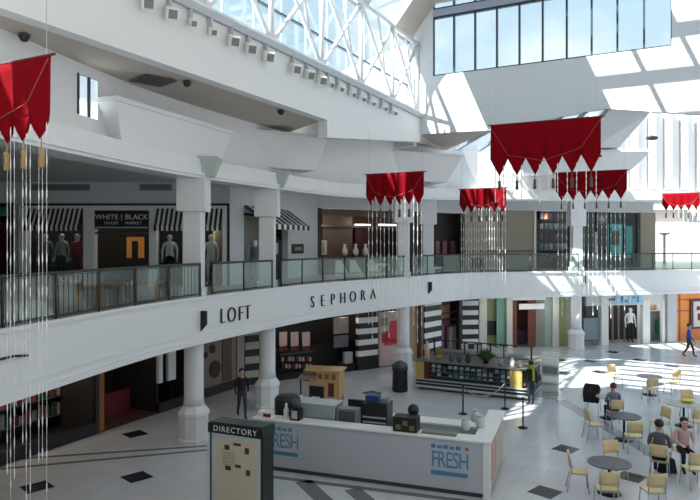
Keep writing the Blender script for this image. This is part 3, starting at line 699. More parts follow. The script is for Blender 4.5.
f.box('copper_panel', 441, 449, 305, 318, -.7, -.65, mat('copper', (.3, .17, .10), .5)); f.box('grey_pillar', 448, 460, 326, 365, -.6, -.4, mat('taupe', (.25, .22, .2), .6)); f.box('violet_strip', 441, 443, 325, 360, -.6, -.5, mat('violet', (.14, .08, .3), .6))
for i in range(4): f.box('shelf', 441, 460, 312+i*7, 313+i*7, -.7, -.5, DKRED)
f.box('black_jamb', 459, 462, 0, ZC, -.2, .03, BLACK)
f = shop(VE, 'lower glass shopfront with green panes and a dark red doorway', 480)
stripes(f, 461.5, 478, 10, .3, ZC, -.12, .1); f.box('base_sill', 461, 479, 0, .3, -.12, .1, BLACK); f.box('pilaster', 478.5, 486, 0, ZC, -.2, .15, mat('cream_pilaster', (.62, .62, .54), .5)); f.box('pilaster', 506, 511.5, 0, ZC, -.2, .15, mat('cream_pilaster', (.6, .6, .5)))
f.box('back_wall', 486, 570, 0, ZC, -2.1, -2.0, mat('grey_green_wall', (.24, .28, .22), .6)); f.box('olive_panel', 486.5, 496.5, 0, ZC, -.5, -.4, OLIVE); f.box('dark_window', 488, 496, 321, 335, -.4, -.3, BLACK); f.box('green_pane', 497, 505, 0, ZC, -.1, -.05, GREENGL)
f.box('door_surround', 511.5, 545, 2.72, ZC, -.2, .1, OFFW); f.box('door_sign', 518, 543, 303.5, 309, .1, .16, OFFW); f.box('door_recess', 512, 538, 0, 2.7, -1.5, -1.4, mat('mahogany', (.12, .03, .016), .5))
f.box('door_leaf', 512, 517, 0, 2.65, -.1, 0, mat('red_brown', (.16, .035, .02), .5)); f.box('door_leaf', 528, 535, 0, 2.65, -.1, 0, mat('red_brown', (.16, .035, .02), .5)); f.box('dark_goods', 513, 527, 330, 343, -1.3, -1.0, PLUM)
f.box('taupe_pane', 536, 541.5, 0, 2.7, -.1, -.05, mat('taupe', (.25, .22, .2))); f.box('green_pane', 541.5, 545, 0, 2.7, -.1, -.05, mat('sage', (.2, .27, .2), .4)); f.box('grey_pane', 545, 552, 0, ZC, -.1, -.04, mat('sage_grey', (.3, .37, .33), .3))
f.box('pilaster', 552, 558, 0, ZC, -.2, .12, mat('cream_pilaster', (.6, .6, .5))); f.box('olive_pane', 559, 567, 0, ZC, -.1, -.05, mat('yellow_olive', (.30, .33, .14), .4)); f.box('grey_pane', 567, 580, 0, ZC, -.1, -.05, mat('sage_grey', (.3, .37, .33)))
f = shop(VF, 'white lower shopfront with pale blue sign and dark doorway right of the sunlit column', 590)
f.box('grey_pane', 584, 599, 318, 340, -.1, -.02, mat('slate_pane', (.22, .27, .3), .3)); f.box('dark_header', 588, 604, 303, 317, -.3, -.2, DGREY); f.box('pilaster', 600, 607, 0, ZC, -.2, .15, OFFW); f.box('back_wall', 586, 655, 0, ZC, -1.7, -1.6, mat('umber_dark', (.03, .022, .018), .6))
f.box('fascia_board', 586, 664, 305, 293, -.1, .08, mat('sign_board', (.66, .66, .64), .5)); sp = f.box('sign_panel', 614, 640, 303.5, 294.5, .08, .2, SKYB, 'pale blue sign panel')
for i, (a, b, c, d) in enumerate(((616, 617.5, 296, 302), (619, 620.5, 296, 302), (622, 625.5, 296.5, 298), (622, 625.5, 300, 301.5), (627, 628.5, 296, 302), (630, 633, 296.5, 298), (630, 633, 300, 301.5), (635, 636.5, 296, 302))): f.box('sign_stroke', a, b, c, d, .2, .22, BLUE if i % 2 else WHITECL, None, sp)
f.box('blue_tail', 606, 615, 298.5, 300.5, .08, .12, BLUE)
f.box('pilaster', 642, 649, 0, 2.6, -.2, .1, OFFW); f.box('tan_display', 650, 656, 300, 310, -.8, -.7, mat('honey_display', (.4, .3, .14), .6)); f.box('grey_display', 650, 660, 311, 345, -.8, -.7, MGREY); f.box('teal_figure', 656, 661, 320, 334, -.6, -.5, mat('teal_dark', (.03, .15, .12), .6)); f.box('pilaster', 661, 664, 0, 2.6, -.1, .1, OFFW)
for px in (612, 618, 624): f.box('door_bar', px, px+.9, 0, 2.5, -.6, -.5, mat('taupe', (.25, .22, .2)))
wallstruct('wall_lower_pier', VF, -.3, .25, [(VF.t(665), VF.t(674), 0, ZC)], LGREY)
f = shop(VG, 'bright orange lower shopfront with a framed poster at the photo edge', 676)
f.box('orange_wall', 674.5, 735, 0, ZC, -.3, 0, ORANGE)
for py in (298, 309): f.box('dark_groove', 675, 735, py, py+1.2, 0, .02, mat('rust_line', (.3, .07, .02), .5))
f.box('dark_groove', 679, 680.2, 0, ZC, 0, .02, mat('rust_line', (.3, .07, .02)))
pf = f.box('poster_frame', 689.5, 720, 299, 328, 0, .1, mat('frame_brown', (.06, .02, .03), .5)); f.box('poster_face', 692, 718, 301, 326, .1, .12, mat('poster_white', (.62, .56, .58), .6), None, pf)
for a, b, c, d in ((695, 699, 306, 310), (696, 704, 313, 320), (701, 706, 304, 312)): f.box('poster_mark', a, b, c, d, .12, .13, MAROON, None, pf)
lw = MB()
for w, pad in ((VA, 0),): lw.hexa([w.pt(0, -.3), w.pt(w.len, -.3), w.pt(w.len, 0), w.pt(0, 0)], [p+Vector((0, 0, 3)) for p in (w.pt(0, -.3), w.pt(w.len, -.3), w.pt(w.len, 0), w.pt(0, 0))], DARK)
struct('wall_lower_left', lw)
lw = MB(); ringfaces(lw, EDGE, 12.5, 12.5, 0, 11.5, DARK, None, lambda p: p[0] < 15); struct('wall_back', lw)

# ------------------------------------------------------------------ letters on the balcony face
def edge_frame(px):
    best = None
    for i in range(len(EDGE)-1):
        a, b = EDGE[i], EDGE[i+1]; fa = a[0]/a[1]; fb = b[0]/b[1]; k = (px-350)/F
        if (fa-k)*(fb-k) <= 0 and a[1] > 8:
            w = Wall(a, b); t = w.t(px); p = w.pt(t); return p, w.d, w.n
    raise ValueError(px)
def fascia_text(label, chars, pys, size, bold=1.):
    p, d, n = edge_frame(chars[0][1]); z = EYE-(pys[0]-HY)/F*p.y; base = p.copy()
    t = thing('fascia_sign', label, 'sign', (p.x, p.y, z))
    for i, (c, px) in enumerate(chars):
        p, d, n = edge_frame(px); py = pys[0]+(pys[1]-pys[0])*i/(len(chars)-1); zz = EYE-(py-HY)/F*p.y
        M = Matrix.Translation(p+n*.03+Vector((0, 0, zz-z))-Vector((base.x, base.y, 0))) @ Matrix(((d.x*bold, 0, n.x, 0), (d.y*bold, 0, n.y, 0), (0, 1, 0, 0), (0, 0, 0, 1)))
        text(c, size, M, BLACK, 'letter', t, .03, 1., -.018)
fascia_text('four large thin black letters on the white balcony face beside the first column', [('L', 222), ('O', 231), ('F', 240), ('T', 247)], (316.5, 313), .70, .85)
fascia_text('seven wide-spaced black letters on the white balcony face over the cosmetics shop', [(c, 312+i*10.1) for i, c in enumerate('SEPHORA')], (302.5, 294.5), .68, .8)
for px, py, lab in ((200.5, 321, 'black sign bracket on the balcony face just right of the first column'), (428, 288, 'small dark sign bracket on the balcony face by the corner column'), (583, 281, 'dark sign bracket on the balcony face by the sunlit column')):
    p, d, n = edge_frame(px); m = MB(); z = EYE-(py-HY)/F*p.y
    m.hexa([p+n*.0+Vector((0, 0, z-.3)), p+d*.06+Vector((0, 0, z-.3)), p+d*.06+n*.2+Vector((0, 0, z-.1)), p+n*.2+Vector((0, 0, z-.1))], [p+Vector((0, 0, z+.3)), p+d*.06+Vector((0, 0, z+.3)), p+d*.06+n*.2+Vector((0, 0, z+.3)), p+n*.2+Vector((0, 0, z+.3))], BLACK)
    o = m.build('blade_sign', BLACK); tag(o, lab, 'bracket')
p, d, n = edge_frame(12); m = MB(); z = EYE-(357-HY)/F*p.y
m.tube([p+n*.05-d*.6+Vector((0, 0, z+.02)), p+n*.05+Vector((0, 0, z+.02)), p+n*.05+d*.35+Vector((0, 0, z-.03))], .025, 6, BLACK); o = m.build('sign_stroke', BLACK); tag(o, 'thin black curved stroke on the white balcony face at the photo edge', 'sign')

# ------------------------------------------------------------------ banners
def banner(label, pr, pl, zt, w=None, h=1.5, points=6, strings=14, slen=6., thick=True):
    """pr / pl: plan points of right and left ends"""
    a = Vector((*pl, 0)); b = Vector((*pr, 0)); d = (b-a); wd = d.length; d.normalize(); n = Vector((d.y, -d.x, 0))
    base = Vector((a.x, a.y, zt)); t = thing('hanging_banner', label, 'banner', base, 0, 'red banners over the atrium')
    m = MB(); nx = points*6; nz = 8; cols = []
    for i in range(nx+1):
        f = i/nx; ph = (f*points) % 1; tip = h*(1-.34*abs(2*ph-1)) if i < nx else h*.66
        y = .05*math.sin(f*points*2*PI)+.03*math.sin(f*9)
        cols.append([m.bm.verts.new(d*(wd*f)+n*(y*(j/nz)**.7)+Vector((0, 0, -tip*j/nz))) for j in range(nz+1)])
    for i in range(nx):
        for j in range(nz): m.bm.faces.new([cols[i][j], cols[i+1][j], cols[i+1][j+1], cols[i][j+1]]).smooth = True
    o = m.build('cloth', RED, t); s = o.modifiers.new('solid', 'SOLIDIFY'); s.thickness = .03
    m = MB(); m.tube([-d*.08+Vector((0, 0, .02)), d*(wd+.08)+Vector((0, 0, .02))], .02, 8, MAROON); m.build('rod', MAROON, t)
    m = MB(); m.tube([n*.05+Vector((0, 0, -.05)), d*(wd*.17)+n*.09+Vector((0, 0, -h*.6)), d*(wd*.5)+n*.12+Vector((0, 0, -h*.75)), d*(wd*.83)+n*.09+Vector((0, 0, -h*.55)), d*wd+n*.05+Vector((0, 0, -.05))], .008, 5, CORD); m.build('hem_cord', CORD, t)
    tm_ = GOLD if zt < 8.9 and a.x < -3 else mat('dim_tassel', (.10, .09, .06), .7)
    for i in range(points):
        c = d*(wd*(i+.5)/points)+Vector((0, 0, -h)); m = MB()
        m.lathe([(.015, c.z-.42), (.05, c.z-.40), (.04, c.z-.2), (.05, c.z-.16), (.012, c.z-.12), (.01, c.z+.02)], 8, tm_, (c.x, c.y)); m.build('tassel', tm_, t)
    for i in range(strings):
        c = d*(wd*(i+.5)/strings)+n*(.03*math.sin(i*2.1)); L_ = slen*(.9+.1*math.sin(i*1.7)); pts = []; rs = []
        k = max(6, int(L_/.45)); z = -h*.8
        for q in range(k):
            zz = z-L_*q/k
            pts += [c+Vector((0, 0, zz)), c+Vector((0, 0, zz-.06)), c+Vector((0, 0, zz-.12)), c+Vector((0, 0, zz-.18))]; fr_ = 1.0 if a.y < 15 else 1.7; rs += [.003*fr_, .009*fr_, .009*fr_, .003*fr_]
        m = MB(); m.tube(pts, rs, 5, BEAD); m.build('bead_string', BEAD, t)
    for f in (.04, .96):
        m = MB(); m.tube([d*(wd*f)+Vector((0, 0, .02)), d*(wd*f)+Vector((0, 0, 16.85-zt if zt < 9.5 and False else 1.6))], .006, 4, CHROME); m.build('hanger_wire', CHROME, t)
    return t
vd = Vector((.891, -.454))
def ban(label, px_r, d_r, zt, w, h, pts, st, slen):
    r = Vector(((px_r-350)/F*d_r, d_r)); l = r-vd*w; return banner(label, r, l, zt, h=h, points=pts, strings=st, slen=slen)
ban('large red banner hanging at the photo edge before the striped-awning shop', 51, 9.3, EYE+187*9.3/F, 2.4, 1.2, 6, 20, 6.3)
ban('lit red banner hanging in front of the corner columns', 424, 21.6, EYE+71*21.6/F, 2.14, 1.1, 6, 14, 5.2)
ban('widest dark red banner hanging below the end wall window', 601, 17.6, EYE+126*17.6/F, 3.05, 1.5, 6, 12, 1.2)
ban('small lit red banner in front of the tan upper shop', 506.5, 29.4, EYE+55*29.4/F, 2.2, 1.1, 6, 18, 4.6)
ban('dark red banner overlapping the top of the sunlit column', 627, 29.0, EYE+73*29/F, 3.1, 1.3, 6, 16, 6.0)
ban('smallest dark red banner before the far passage', 700, 35.0, EYE+50*35/F, 1.85, .92, 5, 8, 1.5)

# ------------------------------------------------------------------ track spotlights on the band, downlights, vent
for k, px in enumerate((143, 167, 188, 208, 229, 246, 264, 291, 305, 317, 326, 336, 348, 358, 368, 380, 390)):
    kk = (px-350)/F; s_ = (kk*L0.y-L0.x)/(U.x-kk*U.y); big = k in (0, 1, 4, 5, 6, 7, 8, 9)
    r = .14 if big else .085; p = L(s_, .12, 11.42)
    t = thing('track_spotlight', '%s white boxed spotlight along the lantern band counted from the near end' % ('first second third fourth fifth sixth seventh eighth ninth tenth eleventh twelfth thirteenth fourteenth fifteenth sixteenth seventeenth'.split()[k]), 'spotlight', p, 0, 'spotlights along the lantern band')
    m = MB(); fw = (N*.75-U*.55+Vector((0, 0, -.45))).normalized(); sd = fw.cross(Vector((0, 0, 1))).normalized(); up_ = sd.cross(fw); Mx = Matrix(((sd.x, fw.x, up_.x, 0), (sd.y, fw.y, up_.y, 0), (sd.z, fw.z, up_.z, 0), (0, 0, 0, 1)))
    m.box((-r, -.02, -r), (r, .3, r), OFFW, Mx); m.build('housing', OFFW, t, .02)
    m = MB(); m.box((-r*.72, .3, -r*.72), (r*.72, .32, r*.72), MGREY, Mx); m.build('lens', MGREY, t)
    m = MB(); m.box((-.04, -.12, -.05), (.04, 0, .32), TRACK, WL); m.build('bracket', TRACK, t)
for px, py, lab in ((24, 34, 'black dome camera on the soffit above the near banner'), (187, 81, 'small black dome on the soffit beside the air vent'), (281, 110, 'small black dome near the far end of the left soffit')):
    g = P(px, py, (10.2-6)*F/(HY-py)); m = MB(); m.ball((0, 0, -.04), .1, BLACK); m.lathe([(.12, -.03), (.12, 0)], 14, DGREY); o = m.build('dome_camera', BLACK); o.location = (g.x, g.y, 10.18); tag(o, lab, 'camera')
for px, py, lab in ((652, 138, 'black floodlight on the bright right cove'), (598, 156, 'small black dome under the soffit right of the widest banner')):
    d = 33; d = 33 if px > 600 and px > 640 else 30; g = P(px, py, d); m = MB(); m.ball((0, 0, 0), .2 if px > 600 else .12, BLACK, (1.6, 1, .6)); m.tube([(0, 0, 0), (0, .2, .4)], .03, 6, DGREY); o = m.build('floodlight', BLACK); o.location = g; tag(o, lab, 'floodlight')
g = P(153, 80, (10.2-6)*F/(HY-80)); t = thing('air_vent', 'square dark air vent set in the left soffit', 'vent', (g.x, g.y, 10.18), math.radians(45))
m = MB(); m.box((-.44, -.44, -.02), (.44, .44, .0), mat('vent_olive', (.09, .085, .075), .6)); m.build('vent_frame', None, t)
for i in range(6): m = MB(); m.box((-.37, -.36+i*.125, -.035), (.37, -.29+i*.125, -.02), DGREY); m.build('vent_slat', DGREY, t)

# left high window in the ring wall
t = thing('window_5', 'small high side window above the striped-awning shop', 'window', (0, 0, 0)); t['kind'] = 'structure'
_p = [p for p in off(EDGE, .6) if 14.35 <= p[1] <= 16.0]; a_ = Vector((*_p[0], 9.0)); b_ = Vector((*_p[-1], 9.0)); n_ = Vector((-.2, .05, 0)).normalized()*.05
x = MB(); x.hexa([a_, b_, b_+n_, a_+n_], [v+Vector((0, 0, .95)) for v in (a_, b_, b_+n_, a_+n_)]); x.build('window_pane', SKYGLASS, t)
for f_ in (.02, .55): q_ = a_.lerp(b_, f_); x = MB(); x.box((-.03, -.03, 0), (.03, .03, .95), FRM); o = x.build('mullion', FRM, t); o.location = q_

# ------------------------------------------------------------------ people
def figure(name, label, cat, loc, rz, pose, top, legs, skin=SKIN, hair=HAIRD, shoes=BLACKCL, scale=1., hairlong=False, mannequin=False):
    t = thing(name, label, cat, loc, rz); t.scale = (scale,)*3
    V = []; R = []; Ed = []; Z = []
    def v(p, r, z): V.append(Vector(p)); R.append(r); Z.append(z); return len(V)-1
    def e(a, b): Ed.append((a, b)); return b
    sit = pose.startswith('sit'); hz = .55 if sit else .95; lean = .06 if sit else 0
    pel = v((0, 0, hz), (.155, .12), 'legs'); bel = e(pel, v((0, -lean*.3, hz+.16), (.14, .105), 'top')); ch = e(bel, v((0, -lean*.6, hz+.36), (.165, .115), 'top')); up = e(ch, v((0, -lean*.7, hz+.47), (.11, .085), 'top'))
    nk = e(up, v((0, -lean-.01, hz+.545), (.055, .055), 'skin')); hd = e(nk, v((0, -lean-.03, hz+.62), (.075, .085), 'skin')); h2 = e(hd, v((0, -lean-.03, hz+.71), (.085, .1), 'skin')); e(h2, v((0, -lean-.02, hz+.79), (.06, .07), 'skin'))
    e(hd, v((0, -lean-.125, hz+.655), (.016, .016), 'skin'))
    for sx in (-1, 1):
        e(h2, v((sx*.095, -lean-.02, hz+.68), (.014, .022), 'skin'))
        sh = e(up, v((sx*.185, -lean*.6, hz+.45), (.062, .062), 'top'))
        if pose == 'sit': el = (sx*.23, -.1, hz+.2); wr = (sx*.15, -.34, hz+.17)
        elif pose == 'walk': el = (sx*.25, sx*.08+.02, hz+.2); wr = (sx*.25, sx*.16-.06, hz-.03)
        elif pose == 'carry': el = (sx*.25, .02, hz+.2); wr = (sx*.16, -.2, hz+.12)
        else: el = (sx*.25, .02, hz+.2); wr = (sx*.25, -.05, hz-.04)
        a = e(sh, v(el, (.046, .046), 'top')); w = e(a, v(wr, (.032, .03), 'top'))
        dv = (Vector(wr)-Vector(el)).normalized(); sd = Vector((0, 1, 0)) if abs(dv.z) > .5 else Vector((1, 0, 0))
        hnd = e(w, v(Vector(wr)+dv*.07, (.034, .018), 'skin'))
        for q, ln in ((-.028, .075), (-.01, .088), (.009, .082), (.026, .064)):
            k = e(hnd, v(Vector(wr)+dv*(.07+ln*.55)+sd*q*1.1, (.01, .01), 'skin')); e(k, v(Vector(wr)+dv*(.07+ln)+sd*q*1.1+Vector((0, -.012, -.012)), (.008, .008), 'skin'))
        e(w, v(Vector(wr)+dv*.05+sd*(-.05), (.011, .011), 'skin'))
        hp = e(pel, v((sx*.09, 0, hz-.06), (.095, .1), 'legs'))
        if sit: kn = (sx*.11, -.44, hz+.0); an = (sx*.11, -.42, .09); to = (sx*.12, -.58, .04)
        elif pose == 'walk': kn = (sx*.09, -.12*sx-.06, .5); an = (sx*.09, -.26*sx+.04, .1+(.05 if sx < 0 else 0)); to = (sx*.1, -.26*sx-.12, .04+(.02 if sx < 0 else 0))
        else: kn = (sx*.1, -.02, .5); an = (sx*.1, .02, .09); to = (sx*.12, -.15, .04)
        k = e(hp, v(kn, (.062, .065), 'legs')); kk = e(k, v((Vector(kn)*.6+Vector(an)*.4), (.055, .058), 'legs')); an_ = e(kk, v(an, (.042, .045), 'legs')); e(an_, v(to, (.042, .035), 'shoe'))
    me = bpy.data.meshes.new('body'); me.from_pydata(V, Ed, []); o = bpy.data.objects.new('body_tmp', me); COL.objects.link(o)
    o.modifiers.new('skin', 'SKIN'); o.modifiers.new('sub', 'SUBSURF').levels = 1
    for i, sv in enumerate(me.skin_vertices[0].data): sv.radius = R[i]; sv.use_root = i == 0
    dg = bpy.context.evaluated_depsgraph_get(); m2 = bpy.data.meshes.new_from_object(o.evaluated_get(dg)); bpy.data.objects.remove(o)
    m2.materials.clear(); kinds = {'top': 0, 'legs': 1, 'skin': 2, 'shoe': 3}
    for x in (top, legs, skin, shoes): m2.materials.append(x)
    for p in m2.polygons:
        c = p.center; i = min(Ed, key=lambda q: seg_d(c, V[q[0]], V[q[1]])); z = Z[i[1]]
        if Z[i[0]] == 'skin' or z == 'skin': z = 'skin' if not (Z[i[0]] == 'top' and (c-V[i[0]]).length < (c-V[i[1]]).length) else 'top'
        elif Z[i[0]] == 'legs' and z == 'top': z = 'top' if c.z > hz+.03 else 'legs'
        p.material_index = kinds[z]; p.use_smooth = True
    b = bpy.data.objects.new('body', m2); COL.objects.link(b); b.parent = t
    hc = Vector((0, -lean-.02, hz+.71))
    if not mannequin:
        m = MB(); m.ball(hc+Vector((0, .02, .035)), .118, hair, (.92, 1, .9))
        if hairlong: m.ball(hc+Vector((0, .06, -.12)), .11, hair, (1, .7, 1.5))
        for q in list(m.bm.verts):
            if q.co.y < hc.y-.055 and q.co.z < hc.z+.06: q.co.y = hc.y-.055
        m.build('hair', hair, t)
        for sx in (-1, 1): m = MB(); m.ball(hc+Vector((sx*.033, -.098, -.01)), .012, BLACK, (1.2, .6, .8), 8); m.build('eye', BLACK, t)
        m = MB(); m.ball(hc+Vector((0, -.095, -.075)), .02, DKRED, (1.3, .5, .4), 8); m.build('mouth', DKRED, t)
    return t
def seg_d(p, a, b):
    ab = b-a; q = max(0, min(1, (p-a).dot(ab)/max(ab.dot(ab), 1e-9))); return (p-(a+ab*q)).length

# ------------------------------------------------------------------ cafe furniture
def make_chair(label, group):
    t = thing('cafe_chair', label, 'chair', (0, 0, 0), 0, group)
    m = MB(); n = 6
    pr = [(-.21, .44), (-.19, .455), (0, .445), (.16, .45), (.2, .465)]
    for i in range(len(pr)-1):
        y0, z0 = pr[i]; y1, z1 = pr[i+1]; m.hexa([Vector((-.2, y0, z0-.014)), Vector((.2, y0, z0-.014)), Vector((.2, y1, z1-.014)), Vector((-.2, y1, z1-.014))], [Vector((-.2, y0, z0)), Vector((.2, y0, z0)), Vector((.2, y1, z1)), Vector((-.2, y1, z1))], OAK)
    m.build('seat', OAK, t)
    m = MB(); rows = [(.56, .205), (.66, .225), (.76, .245), (.86, .262)]; grid = []
    for z, y in rows:
        grid.append([m.bm.verts.new(((i/6-.5)*.42*(1 if z < .8 else .95), y-.05*(abs(i/6-.5)*2)**2, z)) for i in range(7)])
    for a in range(3):
        for i in range(6): m.bm.faces.new([grid[a][i], grid[a][i+1], grid[a+1][i+1], grid[a+1][i]]).smooth = True
    o = m.build('backrest', OAK, t); s = o.modifiers.new('solid', 'SOLIDIFY'); s.thickness = .018
    for sx in (-1, 1):
        m = MB(); m.tube([(sx*.19, -.17, .44), (sx*.2, -.2, .2), (sx*.205, -.22, 0)], .013, 8, CHROME); m.build('leg', CHROME, t)
        m = MB(); m.tube([(sx*.17, .17, .44), (sx*.19, .22, .2), (sx*.2, .26, 0)], .013, 8, CHROME); m.build('leg', CHROME, t)
        m = MB(); m.tube([(sx*.17, .15, .44), (sx*.175, .19, .55), (sx*.17, .235, .8)], .011, 8, CHROME); m.build('back_support', CHROME, t)
    m = MB(); m.tube([(-.195, -.17, .42), (.195, -.17, .42)], .01, 6, CHROME); m.tube([(-.18, .17, .42), (.18, .17, .42)], .01, 6, CHROME)
    m.tube([(-.19, -.17, .42), (-.17, .17, .42)], .01, 6, CHROME); m.tube([(.19, -.17, .42), (.17, .17, .42)], .01, 6, CHROME); m.build('seat_frame', CHROME, t)
    return t
CH = [ # x, y, facing direction angle (deg; 0 = towards camera, 180 = away), label
 (5.55, 15.55, 75, 'beech cafe chair turned side-on at the near dark table beside a black floor diamond'),
 (5.8, 14.45, 175, 'beech cafe chair with its back to us at the near dark table'),
 (6.75, 16.3, 10, 'beech cafe chair tucked behind the near dark table'),
 (6.8, 14.35, 180, 'empty beech chair with its back to us just right of the near dark table'),
 (7.9, 16.35, 150, 'beech chair carrying the person in the dark coat'),
 (8.45, 15.75, 180, 'empty beech chair with its back to us in front of the person in pink'),
 (8.9, 17.1, 10, 'beech chair carrying the person in the pale pink top'),
 (8.15, 18.4, 170, 'beech chair with its back to us at the second dark table'),
 (7.45, 19.6, 90, 'pale beech chair side-on at the second dark table'),
 (9.6, 19.8, -80, 'beech chair side-on beyond the person in the dark coat'),
 (8.7, 21.0, 180, 'beech chair carrying the person in the blue-grey jacket'),
 (8.7, 22.9, 150, 'beech chair with a black coat slung over its back'),
 (11.4, 24.3, 180, 'beech chair in front of the farthest wooden table'),
 (11.0, 26.6, 20, 'beech chair behind the farthest wooden table near the sunlight'),
 (12.9, 25.6, -80, 'beech chair on the passage side of the farthest wooden table'),
 (10.75, 19.9, 185, 'beech chair with its back to us at the pale table'),
 (11.7, 22.0, 5, 'beech chair on the far side of the pale table'),
]
proto = make_chair(CH[0][3], 'cafe chairs')
for i, (x, y, a, lab) in enumerate(CH):
    c = proto if i == 0 else copy_tree(proto); c.location = (x, y, 0); c.rotation_euler = (0, 0, math.radians(a)); c.scale = (1.08, 1.05, 1.06); c['label'] = lab
def table(x, y, top, r, label):
    t = thing('cafe_table', label, 'table', (x, y, 0), 0, 'round cafe tables')
    m = MB(); m.lathe([(r-.02, .712), (r, .72), (r, .735), (r-.01, .742)], 32, top); m.build('tabletop', top, t)
    m = MB(); m.lathe([(.05, .02), (.035, .06), (.035, .66), (.14, .71)], 14, BLKMETAL); m.build('pedestal', BLKMETAL, t)
    m = MB(); m.lathe([(.28, 0), (.27, .015), (.06, .035)], 24, BLKMETAL); m.build('base', BLKMETAL, t)
    return t
TDK = mat('dark_laminate', (.075, .07, .085), .3); TLT = mat('pale_laminate', (.42, .42, .40), .3)
table(6.22, 15.35, TDK, .5, 'round dark-topped cafe table nearest the camera')
table(8.35, 19.5, TDK, .49, 'round dark-topped cafe table behind the near one')
table(11.85, 25.3, mat('mauve_laminate', (.3, .24, .24), .35), .48, 'round brown-topped cafe table farthest away by the sunlight')
table(10.95, 21.0, TLT, .55, 'round pale-topped cafe table near the right edge')
table(9.45, 16.35, TDK, .42, 'round cafe table before the person in the pale pink top')
table(8.85, 21.95, TLT, .40, 'round pale cafe table before the person in the blue-grey jacket')
m = MB(); m.ball((0, 0, .0), .17, mat('yellow_bowl', (.75, .6, .08), .5), (1.3, 1, .35)); o = m.build('yellow_tray', None); o.location = (11.15, 21.15, .80); tag(o, 'yellow tray lying on the pale round table', 'tray')

figure('person', 'person in dark smoky coat seated with back turned beside the near table', 'person', (7.87, 16.3, 0), math.radians(150), 'sit', SMOKECL, BLACKCL, scale=1.08, hair=HAIRD, hairlong=False)
figure('person', 'person in pale pink top and dark trousers seated facing us', 'person', (8.88, 17.05, 0), math.radians(-12), 'sit', PINK, BLACKCL, skin=mat('fair_skin', (.75, .5, .4), .5), hairlong=True)
figure('person', 'person in blue-grey jacket seated with back to us', 'person', (8.7, 21.08, 0), math.radians(180), 'sit', GREYCL, DENIM, hair=mat('auburn_hair', (.12, .02, .02), .5))
figure('person', 'person in bright blue jacket walking past the orange shop', 'person', (17.8, 33.6, 0), math.radians(60), 'walk', BLUECL, DENIM)
figure('person', 'person in black with lime scarf standing at the end of the black kiosk', 'person', (6.72, 23.75, 0), math.radians(200), 'stand', BLACKCL, DENIM, hair=HAIRD, scale=.92)
figure('person', 'person in dark clothes standing behind the directory board', 'person', (-3.72, 22.0, 0), math.radians(20), 'walk', BLACKCL, DENIM, scale=.95)
m = MB(); m.lathe([(.1, 0), (.13, .05), (.12, .12), (.07, .16)], 12, LIMECL); m.box((-.05, -.16, -.42), (.05, -.13, .05), LIMECL); o = m.build('scarf', LIMECL); o.location = (6.72, 23.75, 1.33); o.rotation_euler.z = math.radians(20); tag(o, 'lime scarf around the neck of the person at the black kiosk', 'scarf')
# bag and coat
m = MB(); m.hexa([Vector(p) for p in ((-.25, -.14, 0), (.25, -.14, 0), (.25, .14, 0), (-.25, .14, 0))], [Vector(p) for p in ((-.2, -.07, .42), (.2, -.07, .42), (.2, .07, .42), (-.2, .07, .42))], BLACKCL); m.tube([(-.12, 0, .42), (-.08, 0, .6), (.08, 0, .6), (.12, 0, .42)], .014, 6, BLACKCL)
o = m.build('handbag', BLACKCL, None, .03); o.location = (8.3, 16.75, 0); o.scale = (.85, .85, .85); tag(o, 'black handbag on the floor beside the person in the dark coat', 'bag')
m = MB(); n_ = 9; top_ = []
prof = [(.34, .40), (.345, .62), (.335, .86), (.30, .965), (.25, .975), (.19, .93), (.17, .75)]
for j, (y_, z_) in enumerate(prof): top_.append([m.bm.verts.new(((i/(n_-1)-.5)*(.5+.07*math.sin(j*1.3)), y_+.02*math.sin(i*1.9+j), z_-(.05*abs(math.sin(i*1.4)) if j == 0 else 0))) for i in range(n_)])
for j in range(len(prof)-1):
    for i in range(n_-1): m.bm.faces.new([top_[j][i], top_[j][i+1], top_[j+1][i+1], top_[j+1][i]]).smooth = True
o = m.build('coat', BLACKCL); sd_ = o.modifiers.new('solid', 'SOLIDIFY'); sd_.thickness = .04; sd_.offset = 1; o.location = (8.7, 22.9, 0); o.rotation_euler.z = math.radians(150); tag(o, 'black coat hanging over the back of a far cafe chair', 'coat')

def mannequin(loc, rz, lab, top, legs, sc=1.05): return figure('mannequin', lab, 'mannequin', loc, rz, 'stand', top, legs, skin=OFFW, shoes=legs, scale=sc, mannequin=True)
mannequin(WA.pt(WA.t(208), -.5, UF+.02), 0, 'white-dressed mannequin in the right window of the striped-awning shop', WHITECL, WHITECL, 1.1)
mannequin(WA.pt(WA.t(166), -.5, UF+.02), .2, 'mannequin in white top and dark skirt in the middle window', WHITECL, BLACKCL, 1.1)
mannequin(WA.pt(WA.t(38), -.6, UF+.05), .2, 'dark-dressed mannequin at the near end of the awning shop window', MGREY, BLACKCL, 1.1)
mannequin(WA.pt(WA.t(55), -.6, UF+.05), -.2, 'mannequin in grey top next to the red-dressed one', LGREY, BLACKCL, 1.1)
mannequin(WA.pt(WA.t(71), -.6, UF+.05), -.1, 'red-dressed mannequin in the awning shop window', REDDRESS, DKRED, 1.1)
mannequin(VF.pt(VF.t(634), -.35, .02), 0, 'white-clothed mannequin in the doorway under the blue sign', WHITECL, BLACKCL, 1.2)
mannequin(WBk.pt(WBk.t(250), 0.25, UF+.0), -.6, 'grey figure mannequin by the narrow awning door', MGREY, LGREY, 1.0)

